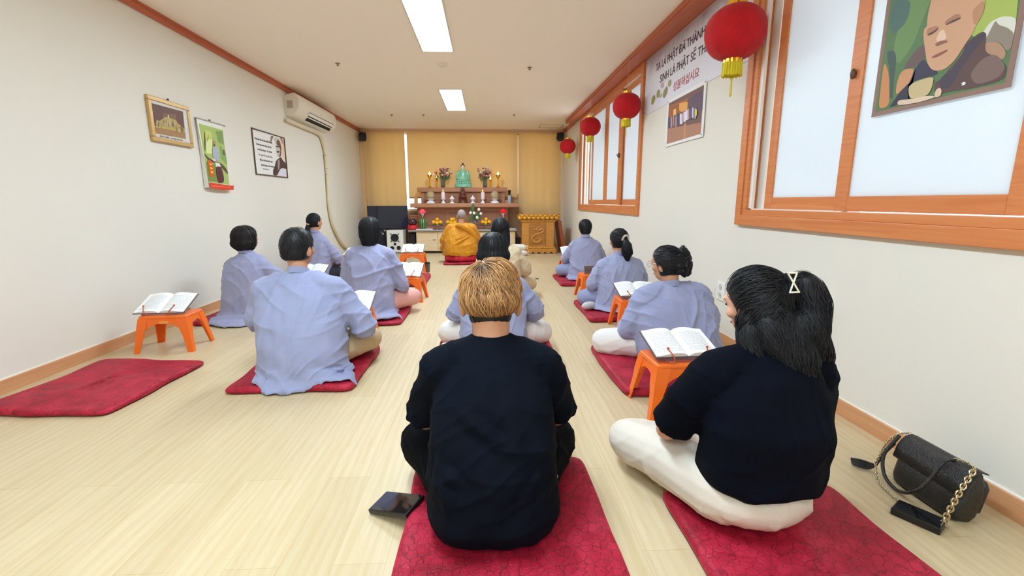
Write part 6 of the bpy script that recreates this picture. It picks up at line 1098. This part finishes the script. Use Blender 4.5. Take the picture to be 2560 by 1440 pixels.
# 6 short haired woman, pink trousers
person('grey robed woman with a straight black bob and pink trousers, left of the aisle', (-1.10, 4.35), -.05, .045, (.0, .08, .84), 'bobstraight', turn=-.15, nod=.08, sh=.215, shz=.625, cloth=M_ROBE2, legs=M_PINK, elb=[(-.25, .06, .33), (.275, .08, .30)], wr=[(-.1, .32, .27), (.15, .35, .25)], knee=[(-.32, .26, .13), (.34, .28, .15)], tail=[[(-.2, -.1), (-.12, -.3), (.0, -.34), (.16, -.30), (.33, -.2), (.2, -.08)]], mat_rect=(-1.48, -.78, 4.02, 4.82, .045), wf=.94, amp=.004)
# 7 monk
_t, _M, _u = person('bald monk in a saffron yellow robe sitting on red cushions before the altar', (-.46, 8.26), 0, .165, (.02, .10, .845), None, turn=.1, nod=.12, sh=.235, shz=.66, cloth=M_SAFF, legs=M_SAFF, sleeve=(.09, .1, .1, .12), elb=[(-.28, .06, .40), (.27, .1, .42)], wr=[(-.14, .3, .32), (.12, .3, .32)], wf=1.1, hs=1.0, amp=.0035, wob=.03,
    secs=[(.19, .22, .17, -.03), (.22, .27, .21, -.04), (.3, .28, .215, -.045), (.45, .275, .2, -.045), (.6, .262, .175, -.03), (.75, .235, .145, -.01), (.86, .19, .12, .01), (.94, .12, .09, .035), (1., .07, .066, .05)], mat_rect=(-.7, -.2, 8.02, 8.5, .155), collar=False, folds=[((.12, -.12, .66), (-.12, -.22, .52), .02, .014), ((.18, -.14, .5), (-.1, -.24, .36), .02, .012), ((-.2, -.15, .30), (.15, -.22, .27), .022, .014)])
hair_m = mat('shaved_scalp', '8f8078', .7, var=(60, 'a08c80', .5)); g = G().add(ellip((0, -.012, .014), (.0785, .0875, .1), n=30, m=18)); me_ = remesh(g, .007, 2, 'shaved_hair'); me_.transform(_M); finish(me_, 'shaved_hair', hair_m, _t)
G().add(tube([(-.09, .02, .635), (.0, -.115, .68), (.18, -.13, .58), (.26, -.1, .44)], [.035, .04, .045, .03], 14, 6, flat=(.5, (0, 1, 0)))).build('robe_fold', M_SAFF, _t, smooth=True)
# 8 long haired woman in cream
person('woman with long straight black hair in a cream robe, behind the monk', (.165, 5.12), -.1, .05, (-.01, .08, .80), 'long', amp=.0022, turn=.0, nod=.08, sh=.215, cloth=M_CRM2, legs=M_CRM2, mat_rect=(-.15, .55, 4.27, 5.21, .05), elb=[(-.26, .06, .32), (.28, .06, .32)])
# 9 woman behind the nearest man
person('grey robed woman with black bob and white trousers, just beyond the dyed haired man', (.045, 3.15), -.03, .045, (.0, .09, .765), 'bob', turn=.0, nod=.1, sh=.225, cloth=M_ROBE, legs=M_WHT, knee=[(-.34, .22, .12), (.36, .22, .12)], elb=[(-.27, .08, .30), (.30, .08, .31)], mat_rect=(-.36, .48, 2.89, 3.61, .045), legr=(.1, .09, .06))
# 10 farthest right
person('grey robed person with short black hair, farthest back on the right side', (1.365, 6.22), -.03, .045, (.0, .07, .742), 'short', turn=.05, nod=.05, sh=.2, cloth=M_ROBE2, legs=M_GPANT, knee=[(-.31, .2, .13), (.28, .28, .12)], mat_rect=(.97, 1.65, 5.82, 6.66, .045), wf=.92, hs=.98, tail=[[(-.25, -.1), (-.26, -.26), (0, -.28), (.22, -.24), (.2, -.1)]])
# 11 ponytail right
_t, _M, _u = person('grey robed woman with curly dark ponytail in a pale scrunchie, right side', (1.33, 4.42), .12, .045, (.0, .08, .712), 'ponycurl', turn=.15, nod=.15, sh=.225, cloth=M_ROBES, legs=M_GPANT, knee=[(-.31, .16, .13), (.3, .28, .12)], mat_rect=(.94, 1.62, 4.01, 4.83, .045), tail=[[(-.1, -.1), (-.12, -.36), (.1, -.38), (.27, -.3), (.25, -.1)], [(-.38, .08), (-.3, -.02), (-.15, -.04), (-.15, .12)]], elb=[(-.27, .06, .28), (.28, .12, .28)])
g = G().add(tube([(-.028, -.115, .0), (-.02, -.135, .03), (.0, -.14, .038), (.02, -.135, .03), (.028, -.115, .0)], .011, 8, 4), 0, _M); g.build('scrunchie', mat('satin_silver', 'c9bdb4', .3), _t, smooth=True)
G().add(ellip((-.33, -.03, .085), (.085, .045, .04), Matrix.Rotation(.3, 3, 'Z'))).build('sock', mat('pale_grey_sock', 'c4c2c2', .8, bump=('noise', 150, .3)), _t, smooth=True)
# 12 braided hair woman
_t, _M, _u = person('grey robed woman with braided black hair, glasses and white trousers, behind the woman in navy', (1.255, 2.86), .16, .06, (-.05, .09, .69), 'braid', turn=.55, nod=.2, sh=.235, shz=.515, cloth=M_ROBE, legs=M_WHT, elb=[(-.30, .08, .26), (.30, .1, .27)], wr=[(-.22, .3, .2), (.12, .34, .22)], knee=[(-.40, .25, .13), (.3, .3, .12)], ank=[(-.05, .36, .08), (-.06, .3, .07)], wf=1.1, df=1.05, mat_rect=(.77, 1.43, 2.4, 3.24, .06), legr=(.105, .092, .07), sleeve=(.08, .08, .065, .07), amp=.0045,
    secs=[(.12, .25, .18, -.03), (.15, .262, .19, -.035), (.33, .26, .18, -.03), (.55, .255, .165, -.012), (.74, .24, .14, .005), (.86, .2, .115, .02), (.94, .12, .088, .038), (1.0, .066, .062, .05)])
g = G()
for s in (-1, 1):
    g.add(tube([(s*.034+.024*cos(a*pi/8), .105, .012+.018*sin(a*pi/8)) for a in range(17)], .0013, 6, 1), 0, _M); g.add(tube([(s*.058, .1, .018), (s*.08, .03, .012), (s*.082, -.01, .0)], .0013, 6, 2), 0, _M)
g.add(tube([(-.01, .106, .014), (.01, .106, .014)], .0013, 6, 1), 0, _M); g.build('glasses', M_STEEL, _t, smooth=True)
_c = G()
for i in range(10): _c.add(ellip((.03+.03*sin(i*1.9), -.135, .03*cos(i*2.7)), (.0025, .0025, .0025), n=6, m=5), 0, _M)
_c.build('hair_beads', M_STEEL, _t, smooth=True)
